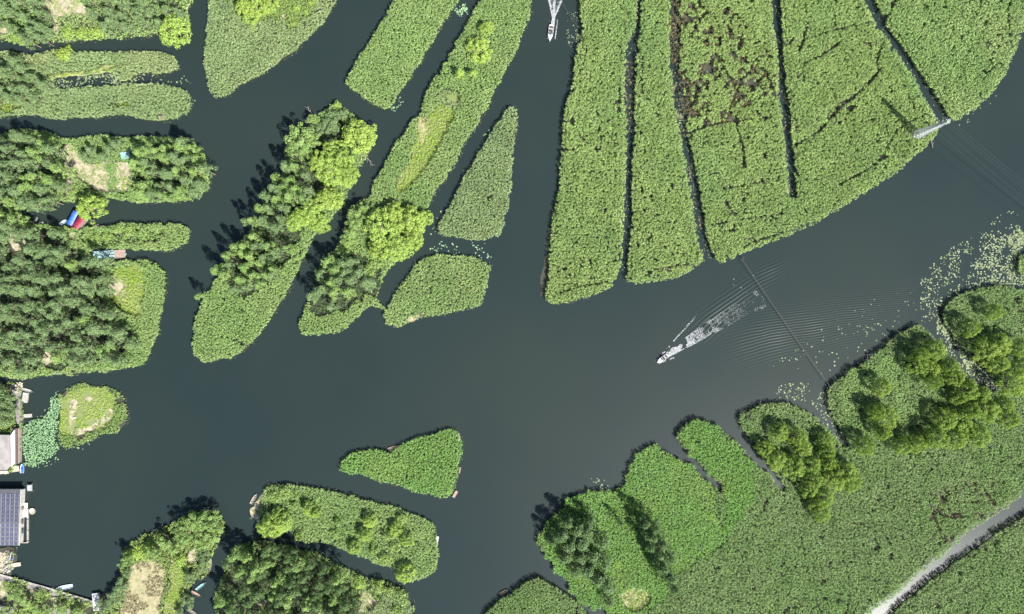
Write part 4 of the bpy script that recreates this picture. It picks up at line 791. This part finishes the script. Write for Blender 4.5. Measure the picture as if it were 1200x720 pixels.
def waves(name, label, x0, y0, x1, y1, ang, lam, amp, env, seed=0, curve=0.0):
    """A patch of real ripples: crests along ang (degrees, photo plane), wavelength in metres."""
    step = .28; a, b = W(x0, y1), W(x1, y0); nx, ny = int((b[0]-a[0])/step), int((b[1]-a[1])/step)
    X, Y = np.meshgrid(np.linspace(a[0], b[0], nx), np.linspace(a[1], b[1], ny)); p = np.stack([X.ravel(), Y.ravel()], 1)
    u = (p[:, 0]-a[0])/(b[0]-a[0]); w = (b[1]-p[:, 1])/(b[1]-a[1])     # u to the east, w downwards in the photo
    th = R(ang)+curve*(w-.5); d = p[:, 0]*-np.sin(th)+p[:, 1]*np.cos(th)
    e = env(u, w)*np.clip(np.minimum(np.minimum(u, 1-u), np.minimum(w, 1-w))*7, 0, 1)
    z = .010+amp*e*(1+np.sin(2*math.pi*d/lam+7.0*fbm(p, 22, seed)+1.5*noise(p, 4, seed+1)))*(.55+.7*noise(p, 7, seed+2))
    i = np.arange(nx*ny).reshape(ny, nx); f = np.stack([i[:-1, :-1], i[:-1, 1:], i[1:, 1:], i[1:, :-1]], -1).reshape(-1, 4)
    fe = e[f].max(1) > .004; f = f[fe]; use = np.unique(f); rm = np.full(nx*ny, -1); rm[use] = np.arange(len(use))
    me = bpy.data.meshes.new(name); v = np.stack([p[:, 0], p[:, 1], z], 1)[use]; f = rm[f]
    me.vertices.add(len(v)); me.vertices.foreach_set('co', v.astype(np.float32).ravel()); me.loops.add(f.size); me.loops.foreach_set('vertex_index', f.astype(np.int32).ravel())
    me.polygons.add(len(f)); me.polygons.foreach_set('loop_start', np.arange(0, f.size, 4, dtype=np.int32)); me.polygons.foreach_set('use_smooth', np.ones(len(f), bool)); me.update(calc_edges=True)
    return tagp(link(name, me, M['water']), label, 'ripples', kind='stuff')
def band(v, c, s): return np.exp(-((v-c)/s)**2)
waves('ripples', 'fanning ripples spreading south-east of the wake in the wide river', 830, 300, 1100, 440, 17, 2.1, .045, lambda u, w: band(w, .80-.50*u, .17+.10*u)*np.clip(u*4, 0, 1)*(1.1-.5*u), 1, .5)
waves('ripples', 'steep bow ripples between the wake and the widest reed field', 795, 300, 925, 410, 50, 1.9, .055, lambda u, w: band(w, .98-.98*u, .17)*np.clip(u*5, 0, 1)*(1.05-.3*u), 2, .3)

# ------------------------------------------------------------------ small boats and landings of the west shore
rowboat(74.5, 261, 42, 3.3, 1.3, 'teal', 'tiny teal and white rowing boat under trees beside the blue canopy', seats=1, inner='white')
rowboat(68, 436.5, 15, 3.0, 1.2, 'paleblue', 'pale blue boat half hidden under the largest western grove', seats=1, inner='teal')
rowboat(31.8, 457.3, -14, 5.4, 1.1, 'white', 'long white skiff moored at the stone landing, west shore', inner='concrete')
rowboat(14.5, 652, 82, 4.2, 1.3, 'white', 'white and blue boat by the soil bank below the solar roofed house', inner='blue')
rowboat(7, 648.5, 45, 4.6, 1.2, 'concrete', 'pale grey boat pulled up beside the white and blue boat', inner='wood')
rowboat(75.5, 688.3, 191, 6.6, 1.7, 'paleblue', 'pale blue skiff lying against the stone quay, south-west', inner='paleblue')
rowboat(235.5, 687, 38, 5.0, 1.1, 'teal', 'slim teal boat at the straw field island, its stern to the shore', inner='teal')
rowboat(230.5, 696, -28, 4.6, 1.2, 'wood', 'brown wooden boat next to the slim teal boat', inner='pinkwood')
rowboat(245.5, 662.5, 78, 5.6, 1.7, 'white', 'white skiff under trees on the east shore of the straw field island', inner='wood')
rowboat(227, 718, -35, 4.6, 1.2, 'concrete', 'pale boat at the photo bottom beside the straw field island', inner='wood')
rowboat(818, 495.6, 18, 3.4, 1.3, 'concrete', 'small grey boat tucked into the reeds of the rectangular lobe', seats=1)
rowboat(761, 528.8, 26, 4.8, 1.2, 'wood', 'weathered brown boat along the top of the vivid reed bank', inner='pinkwood')
rowboat(462, 525, 16, 5.0, 1.5, 'pinkwood', 'brown wooden boat in the notch of the axe-shaped island', inner='wood')
rowboat(297.5, 585, 62, 4.4, 1.3, 'concrete', 'grey boat at the west tip of the long southern island', inner='wood')
rowboat(590.5, 693.5, 30, 3.6, 1.1, 'wood', 'half sunk grey boat at the bottom edge mound', seats=1, inner='mud')

def jetty(x, y, ang, Ln, Wd, mat, label, posts=True, z=.45, name='jetty', cat='jetty'):
    e = empty(name, P3(x, y, 0), R(ang), label, cat)
    b = MB(); n = max(3, int(Ln/.3))
    for i in range(n): b.box((-Ln/2+(i+.5)*Ln/n, 0, z+.03*math.sin(i*5)*.2), (Ln/n*.9, Wd, .08))
    b.build('deck', M[mat], e)
    for s in (-1, 1): MB().box((0, s*Wd*.36, z-.12), (Ln*.98, .1, .12)).build('beam', M['wood'], e)
    if posts:
        for sx in (-1, 1):
            for s in (-1, 1): MB().tube([(sx*Ln*.45, s*Wd*.44, -.8), (sx*Ln*.45, s*Wd*.44, z+.3)], .07).build('post', M['wood'], e)
    return e
jetty(537.6, 512.2, 102, 3.4, .9, 'white', 'white plank landing at the east corner of the axe-shaped island')
jetty(512.2, 634.5, 80, 4.2, .9, 'white', 'white plank landing at the east end of the long southern island')
jetty(480, 714, 78, 4.0, .8, 'white', 'white plank landing at the east end of the southern edge island')
jetty(374, 15.5, 35, 3.0, 1.2, 'cream', 'short pale landing in reeds of the wedge land shore')
jetty(534, 67.5, 68, 2.6, .8, 'cream', 'small pale landing on the west bank of the long slanted island')
jetty(33, 487.3, 5, 3.6, 1.4, 'concrete', 'short pale jetty between the stone landing and lotus leaves')
jetty(18, 662, 10, 4.8, 1.5, 'cream', 'sandy coloured jetty stub below the white and blue boat')
jetty(533.5, 579, 60, 3.0, 1.1, 'pinkwood', 'reddish landing at the south tip of the axe-shaped island')
jetty(539, 551, 80, 2.6, .5, 'pinkwood', 'narrow reddish plank on the east shore of the axe-shaped island')
e = empty('concrete_landing', P3(30.5, 465.5, 0), R(-6), 'white concrete landing block beside the moored long white skiff', 'landing')
MB().box((0, 0, .2), (2.0, 3.6, 1.0)).build('block', M['concrete'], e, .05)
MB().box((.2, -1.95, .05), (1.2, .5, .6)).build('step', M['concrete'], e)
e = empty('canopy_barge', P3(129, 298.6, 0), R(-1.5), 'long flat barge of pinkish boards and pale sacks in the narrow ditch', 'barge')
e.rotation_euler = (0, 0, R(3))
open_hull('hull', 13.2, 3.1, .7, M['teal'], e, bow=.08, stern=.97, flare=.9)
b = MB()
for i in range(13): b.box((2.3+i*.33, 0, .66), (.30, 2.9, .08))
b.build('deck', M['pinkwood'], e)
for s in (-1, 1): MB().box((4.4, s*1.5, .74), (4.2, .14, .22)).build('side_rail', M['pinkwood'], e)
MB().box((-2.2, 0, .12), (8.0, 2.6, .08)).build('hold_floor', M['teal'], e)
rs = random.Random(2)
for i in range(13):
    px, py = 110+i*2.05+rs.uniform(-.5, .5), 299.2-i*.12+(1.6 if i % 2 else -1.6)
    b = MB(); sx, sy, sz = rs.uniform(.8, 1.1), rs.uniform(.5, .7), rs.uniform(.35, .5)
    b.loft([[(sx*.5*math.cos(a)*k, sy*.5*math.sin(a)*k, z) for a in [j*math.pi/4 for j in range(8)]] for k, z in ((.7, 0), (1, sz*.35), (.95, sz*.7), (.5, sz))])
    o = b.build('sack', M['white' if i % 3 else 'teal'], None, smooth=True); o.location = P3(px, py, .17); o.rotation_euler = (0, 0, rs.random()*3)
    tagp(o, f'{"teal" if i % 3 == 0 else "white"} sack lying in the hold of the long flat barge', 'sack', 'white sacks in the barge' if i % 3 else 'teal sacks in the barge')

def canopy(x, y, ang, Ln, Wd, mat, label, ribs, h=2.3):
    e = empty('tarpaulin_canopy', P3(x, y, 0), R(ang), label, 'canopy')
    n = 9; R_ = []
    for i in range(n):
        t = i/(n-1); yy = -Wd/2+Wd*t; R_.append((yy, h+.45*math.sin(math.pi*t)))
    b = MB(); b.loft([[(-Ln/2, yy, z) for yy, z in R_]+[(-Ln/2, yy, z-.05) for yy, z in R_[::-1]], [(0, yy, z-.10) for yy, z in R_]+[(0, yy, z-.15) for yy, z in R_[::-1]], [(Ln/2, yy, z) for yy, z in R_]+[(Ln/2, yy, z-.05) for yy, z in R_[::-1]]]); b.build('sheet', M[mat], e)
    for i in range(ribs):
        xx = -Ln/2+Ln*(i+.5)/ribs; MB().tube([(xx, yy, z+.03) for yy, z in R_], .06, 5).build('hoop', M['dark' if mat == 'red' else 'alu'], e)
    for sx in (-1, 1):
        for s in (-1, 1): MB().tube([(sx*Ln*.48, s*Wd*.48, -.6), (sx*Ln*.48, s*Wd*.48, h)], .05).build('post', M['alu'], e)
    MB().box((0, 0, .3), (Ln*.96, Wd*.9, .3)).build('deck', M['wood'], e)
canopy(89.2, 256.5, 62, 5.7, 2.3, 'blue', 'bright blue tarpaulin canopy over a moored pontoon, beside the round willow', 2)
canopy(96.2, 262, 54, 4.4, 2.7, 'red', 'dark red ribbed canopy next to the bright blue one', 5)
MB_ = MB().box((0, 0, .35), (2.8, 1.0, .3)); o = MB_.build('red_pontoon', M['red'], None, .05); o.location = P3(86, 268, 0); o.rotation_euler = (0, 0, R(-12)); tagp(o, 'low red float at the foot of the bright blue canopy', 'float')

def stones(x, y, rad, n, label, seed, mat='rubble', size=(.3, .8), name='rubble_heap'):
    rg = random.Random(seed); b = MB()
    for i in range(n):
        a, r = rg.random()*6.28, rad*math.sqrt(rg.random()); b.box((r*math.cos(a), r*math.sin(a), LAND_Z+rg.uniform(.05, .5)*(1-r/rad*.7)), tuple(rg.uniform(*size) for _ in range(3)), rg.random()*3, rg.random(), rg.random(), rg.uniform(.5, .9))
    o = b.build(name, M[mat]); o.location = P3(x, y, 0); return tagp(o, label, 'rubble', kind='stuff')
stones(116, 270, 2.4, 44, 'grey rubble heap on the narrow finger east of the canopies', 1)
stones(42, 265.5, 3.6, 34, 'grey stones along the water west of the teal rowing boat', 2)
stones(5, 262, 2.2, 30, 'white stones under trees at the west edge', 3)
stones(1164, 455, 1.8, 22, 'pale rubble closing the inner end of the lily channel', 4)
stones(1019, 419, 1.7, 24, 'grey stones on the bank of the willow marsh', 5)
stones(22, 454, 2.0, 34, 'yellowish stones at the top of the stone landing', 6, 'cream')
stones(240, 600.5, 2.6, 26, 'pale stones at the tip of the straw field island', 7, 'rubble', (.25, .5))
stones(8, 662, 3.2, 40, 'scattered pale rubbish and stones on the soil bank, south-west', 8, 'concrete', (.3, .9))

# ------------------------------------------------------------------ houses
def gable_house():
    x0, x1, y0, y1, yr = -46, 24.3, 573.5, 639, 612
    h1, h2 = 3.0, 4.4
    def Q(x, y, z): return tuple(W(x, y, z))+(z,)
    c = P3(-10, 606); e = empty('solar_roofed_house', (c[0], c[1], LAND_Z), 0, 'house with a gabled roof covered in solar panels, west shore', 'house')
    def lp(x, y, z): q = Q(x, y, z); return Vector((q[0]-c[0], q[1]-c[1], z))
    N0, N1, R0, R1, S0, S1 = lp(x0, y0, h1), lp(x1+1, y0, h1), lp(x0, yr, h2), lp(x1-.5, yr, h2), lp(x0, y1, h1), lp(x1-1.3, y1, h1)
    b = MB(); wi = .5
    b.loft([[(p.x, p.y, 0) for p in (Vector((N0.x, N0.y-wi, 0)), Vector((N1.x-wi, N1.y-wi, 0)), Vector((S1.x-wi, S1.y+wi, 0)), Vector((S0.x, S0.y+wi, 0)))], [(p.x, p.y, h1-.25) for p in (Vector((N0.x, N0.y-wi, 0)), Vector((N1.x-wi, N1.y-wi, 0)), Vector((S1.x-wi, S1.y+wi, 0)), Vector((S0.x, S0.y+wi, 0)))]])
    b.build('walls', M['plaster'], e)
    b = MB(); th = Vector((0, 0, -.22)); b.loft([[N0, R0, S0, S0+th, R0+th, N0+th], [N1, R1, S1, S1+th, R1+th, N1+th]]); b.build('roof', M['slate'], e)
    for A_, B_ in ((N1, R1), (R1, S1)): MB().tube([tuple(A_+Vector((.05, 0, .05))), tuple(B_+Vector((.05, 0, .05)))], .22, 4).build('verge_trim', M['plaster'], e)
    def pan(A, B, C, D, rows, cols, lo):
        """Panels on the roof plane A-B (eave or ridge) to D-C."""
        nn = (B-A).cross(D-A).normalized(); nn = nn if nn.z > 0 else -nn
        for i in range(rows):
            for j in range(cols):
                def at(u, v): p = (A*(1-u)+B*u)*(1-v)+(D*(1-u)+C*u)*v; return p
                u0, u1, v0, v1 = (j+.06)/cols, (j+.94)/cols, lo+(1-lo)*(i+.05)/rows, lo+(1-lo)*(i+.95)/rows
                q = [at(u0, v0), at(u1, v0), at(u1, v1), at(u0, v1)]
                f = MB().loft([[p+nn*.06 for p in q], [p+nn*.14 for p in q]]).build('solar_panel', M['alu'], e)
                cells = MB()
                for a in range(2):
                    for k in range(3):
                        uu = [u0+(u1-u0)*(.05+.46*a), u0+(u1-u0)*(.49+.46*a)]; vv = [v0+(v1-v0)*(.05+.31*k), v0+(v1-v0)*(.33+.31*k)]
                        r = [at(uu[0], vv[0]), at(uu[1], vv[0]), at(uu[1], vv[1]), at(uu[0], vv[1])]
                        cells.loft([[p+nn*.145 for p in r], [p+nn*.155 for p in r]])
                cells.build('cells', M['panel'], f)
    ins = Vector((-.5, 0, 0))
    Nm0, Nm1 = N0+Vector((5.5, 0, 0)), N1+ins
    pan(Nm0, Nm1, R1+ins*.8, R0+Vector((5.5, 0, 0)), 7, 10, .13)
    pan(R0+Vector((5.5, 0, -.02)), R1+ins*.8, S1+ins*.7, S0+Vector((5.5, 0, 0)), 5, 10, .03)
    MB().box((N1.x-.48, (N1.y+S1.y)/2+3, 1.2), (.08, 1.0, 2.0)).build('door', M['wood'], e)
    for k in (-2.2, -6): MB().box((N1.x-.48, (N1.y+S1.y)/2+k, 1.6), (.08, 1.4, 1.1)).build('window', M['glass'], e)
    return e
gable_house()
e = empty('grey_roofed_house', P3(-8, 531, LAND_Z), 0, 'house with a flat pale grey roof and white parapet, west shore', 'house')
def hp(x, y, z): q = W(x, y, z); b_ = P3(-8, 531); return (float(q[0])-b_[0], float(q[1])-b_[1])
rf = [hp(-60, 509, 3), hp(11.5, 510, 3), hp(12.3, 546, 3), hp(8, 551, 3), hp(-60, 551, 3)]
MB().prism([hp(-60, 511, 3), hp(10.5, 511.5, 3), hp(11, 547, 3), hp(-60, 549.5, 3)], 0, 2.85).build('walls', M['plaster'], e)
MB().prism(rf, 2.85, 3.1).build('roof', M['roofgrey'], e)
MB().prism([hp(12.6, 510, 3), hp(17, 504, 3), hp(17.3, 543, 3), hp(13.3, 547, 3)], 2.7, 3.2).build('parapet', M['white'], e)
MB().prism([hp(-60, 552.2, 2.4), hp(8.4, 552.2, 2.4), hp(10, 555.5, 2.4), hp(-60, 556.5, 2.4)], 1.9, 2.2).build('awning', M['cream'], e)
for i in range(4): MB().box(hp(13.6, 515+i*7.5, 3.0)+(3.02,), (.3, .9, .25)).build('roof_vent', M['rubble'], e)
for k in (-20, -2): MB().box(hp(k, 549.6, 1.4)+(1.5,), (1.6, .08, 1.2)).build('window', M['glass'], e)
e = empty('covered_walkway', P3(22.6, 521.5, 0), R(0), 'narrow brown roofed walkway between the grey roofed house and lotus', 'walkway')
MB().box((0, 0, 2.3), (2.7, 13.6, .12), ry=R(6)).build('roof', M['brownroof'], e)
MB().box((0, 0, .4), (2.5, 13.4, .12)).build('deck', M['wood'], e)
for s in (-1, 1):
    for k in range(4): MB().tube([(s*1.2, -6.4+k*4.25, -.6), (s*1.2, -6.4+k*4.25, 2.25)], .07).build('post', M['wood'], e)
MB().box((1.42, 0, 2.18), (.12, 13.6, .2)).build('gutter', M['cream'], e)
rowboat(26.4, 549, 88, 3.7, 1.5, 'paleblue', 'blue boat at the foot of the brown roofed walkway', seats=1, inner='blue')
jetty(18.8, 549.5, 10, 3.0, 2.2, 'cream', 'pale landing stage at the corner of the grey roofed house')
# platform east of the solar house
e = empty('fish_pen', P3(30, 611, 0), 0, 'walled fish pen at the foot of the solar roofed house', 'fish pen')
for s, xx in ((0, -1.55), (1, 1.1)):
    MB().box((xx, -1.5, .25), (.3, 13.2, .9)).build('pen_wall', M['concrete' if s else 'stone'], e)
MB().box((-.2, -8.2, .25), (2.9, .3, .9)).build('pen_wall', M['concrete'], e)
for k in range(4): MB().tube([(1.35, -7.6+k*4.2, -.8), (1.35, -7.6+k*4.2, 1.5)], .08).build('post', M['wood'], e)
MB().box((-.22, 4.6, .7), (3.0, 5.6, .2)).build('platform', M['white'], e, .03)
for s in (-1, 1): MB().tube([(s*1.2-.22, 7.0, -.6), (s*1.2-.22, 7.0, .62)], .09).build('post', M['wood'], e)
e = empty('water_tank', P3(36.8, 571, 0), R(3), 'pale grey box standing on a frame north-east of the fish pen', 'tank')
MB().box((0, 0, .95), (1.7, 2.3, .7)).build('tank_body', M['alu'], e, .06)
for s in (-1, 1):
    for k in (-1, 1): MB().tube([(s*1.0, k*1.4, -.6), (s*1.0, k*1.4, 1.0)], .06).build('leg', M['wood'], e)
for k in (-1, 1): MB().box((0, k*1.4, .52), (2.4, .12, .12)).build('beam', M['wood'], e)
b = MB(); b.lathe([(.15, -.1), (1.0, .0), (1.25, .38), (1.1, .38), (.85, .1), (.1, .06)], (0, 0, 0), 14); o = b.build('coracle', M['cream'], None, smooth=True); o.location = P3(38.3, 599, .1); tagp(o, 'cream round tub boat floating beside the fish pen', 'tub boat')
e = empty('garden_shed', P3(150, 182, LAND_Z), R(8), 'small shed with a pale green roof at the garden edge', 'shed')
MB().box((0, -.6, 1.0), (2.9, 2.2, 2.0)).build('walls', M['plaster'], e)
MB().box((0, -.6, 2.1), (3.4, 2.7, .14), rx=R(8)).build('roof', M['teal'], e)
MB().box((-.3, -1.73, .9), (.8, .06, 1.7)).build('door', M['wood'], e)
o = MB().box((0, 0, .9), (1.5, 2.0, 1.2), taper=.8).build('tarpaulin_heap', M['white'], None, .15); o.location = P3(153.5, 177, .2); tagp(o, 'white tarpaulin covered heap next to the pale green shed', 'heap')
o = MB().box((0, 0, .3), (3.2, 1.2, .6), taper=.7).build('sandbag_heap', M['cream'], None, .12); o.location = P3(152, 191.5, LAND_Z); tagp(o, 'low pale heap of bags at the north-east garden corner', 'heap')
o = MB().box((0, 0, .25), (1.4, .7, .5), .5, taper=.7).build('feed_sack', M['white'], None, .1); o.location = P3(87.5, 489.5, LAND_Z); tagp(o, 'pale sack lying on the mown lawn islet', 'sack')
# quay wall
e = empty('quay_wall', P3(56, 689, 0), 0, 'long low stone quay along the water at the south-west', 'quay')
def loc(x, y, o=(56, 689)): q = W(x, y); c = W(*o); return (float(q[0]-c[0]), float(q[1]-c[1]))
MB().prism([loc(-60, 655), loc(0, 672), loc(60, 689), loc(112, 704.5), loc(110, 711), loc(58, 696), loc(0, 679), loc(-60, 662)], -.4, .62).build('wall', M['stone'], e)
MB().prism([loc(-60, 654.5), loc(0, 671.5), loc(60, 688.5), loc(112.3, 704), loc(112, 706), loc(60, 690.5), loc(0, 673.5), loc(-60, 656.5)], .62, .74).build('coping', M['concrete'], e)
e = empty('quay_pier', P3(114.3, 704.5, 0), R(5), 'white topped pier block at the end of the stone quay', 'pier')
MB().box((0, 0, .3), (2.3, 6.6, 1.4)).build('pier_body', M['concrete'], e)
MB().box((0, 0, 1.06), (2.5, 6.8, .12)).build('pier_cap', M['white'], e, .03)
MB().box((2.2, -.2, .1), (1.9, 6.0, .6)).build('lower_step', M['brownroof'], e)

# ------------------------------------------------------------------ lattice pylon and wires
TX, TY = 1070, 160
e = empty('power_pylon', P3(TX, TY, 0), R(-20), 'white lattice power pylon standing in reeds on the river bank', 'pylon')
MB().box((0, 0, .45), (3.6, 3.6, 1.1)).build('footing', M['concrete'], e, .05)
HT, w0, w1 = 22.0, 1.35, .42
def cw(z): return w0+(w1-w0)*min(1, z/18.0)
for sx in (-1, 1):
    for sy in (-1, 1): MB().tube([(sx*w0, sy*w0, .9), (sx*w1, sy*w1, 18), (sx*w1, sy*w1, HT)], .13, 4).build('leg', M['steel'], e)
b = MB(); z = 1.0
while z < HT-.5:
    h = max(1.0, cw(z)*1.5); z2 = min(z+h, HT); a, c = cw(z), cw(z2)
    for s in (-1, 1):
        b.tube([(-a, s*a, z), (c, s*c, z2)], .075, 4); b.tube([(a, s*a, z), (-c, s*c, z2)], .075, 4); b.tube([(s*a, -a, z), (s*c, c, z2)], .075, 4); b.tube([(s*a, a, z), (s*c, -c, z2)], .075, 4)
        b.tube([(-c, s*c, z2), (c, s*c, z2)], .07, 4); b.tube([(s*c, -c, z2), (s*c, c, z2)], .07, 4)
    z = z2
b.build('lattice', M['steel'], e)
wire_dir = Vector((.79, -.61, 0)); arm_v = Vector((.61, .79, 0))
tips = []
mr = Matrix.Rotation(R(20), 3, 'Z')
for (z, ln) in ((16.5, 2.3), (19.0, 1.8), (21.6, 1.3)):
    a = mr @ arm_v
    arm = MB()
    for s in (-1, 1): arm.tube([(0, 0, z+.25), tuple(a*s*ln+Vector((0, 0, z)))], .08, 4); arm.tube([(0, 0, z-.25), tuple(a*s*ln+Vector((0, 0, z)))], .08, 4)
    ao = arm.build('cross_arm', M['steel'], e)
    for s in (-1, 1):
        tp = a*s*ln+Vector((0, 0, z)); ins = MB().lathe([(.03, 0), (.11, -.1), (.05, -.2), (.11, -.3), (.05, -.4), (.11, -.5), (.03, -.6)], tuple(tp), 8).build('insulator', M['white'], ao)
        if z < 21 or s > 0: tips.append((arm_v*s*ln+Vector((0, 0, z-.6)), z, s))
base = Vector(P3(TX, TY, 0))
for i, (tp, z, s) in enumerate(tips):
    A = base+tp; B = A+wire_dir*150; pts = []
    for k in range(41):
        t = k/40; p = A.lerp(B, t); p.z -= 4*3.2*t*(1-t); pts.append(tuple(p))
    lev = {16.5: 'lower', 19.0: 'middle', 21.6: 'top'}[z]; sd = 'north-east' if s > 0 else 'south-west'
    tagp(MB().tube(pts, .022, 5).build('power_line', M['wire']), f'thin power wire from the pylon {lev} arm, {sd} side, crossing the river', 'wire')
# low cable across the river with its posts
for (x, y, lb) in ((869, 303, 'weathered mooring post at the reed field end of the river cable'), (972, 452, 'weathered mooring post at the willow marsh end of the river cable')):
    o = MB().tube([(0, 0, -.5), (.03, 0, 1.2), (0, .02, 2.6)], [.16, .15, .13], 8).build('mooring_post', M['wood']); o.location = P3(x, y, 0); tagp(o, lb, 'post')
A, B = Vector(P3(869, 303, 2.4)), Vector(P3(972, 452, 2.4)); pts = []
for k in range(31):
    t = k/30; p = A.lerp(B, t); p.z -= 4*.9*t*(1-t); pts.append(tuple(p))
tagp(MB().tube(pts, .075, 6).build('river_cable', M['cable']), 'thick brown cable slung low across the river behind the wake', 'cable')
A, B = Vector(P3(648, -12, 2.0)), Vector(P3(678, 33, 1.6)); pts = [tuple(A.lerp(B, k/10)-Vector((0, 0, 1.0*(k/10)*(1-k/10)))) for k in range(11)]
tagp(MB().tube(pts, .05, 5).build('mooring_rope', M['cable']), 'thin rope slanting from the north canal to the westmost field bank', 'rope')
print('objects', len(bpy.data.objects), 'verts', sum(len(m.vertices) for m in bpy.data.meshes))
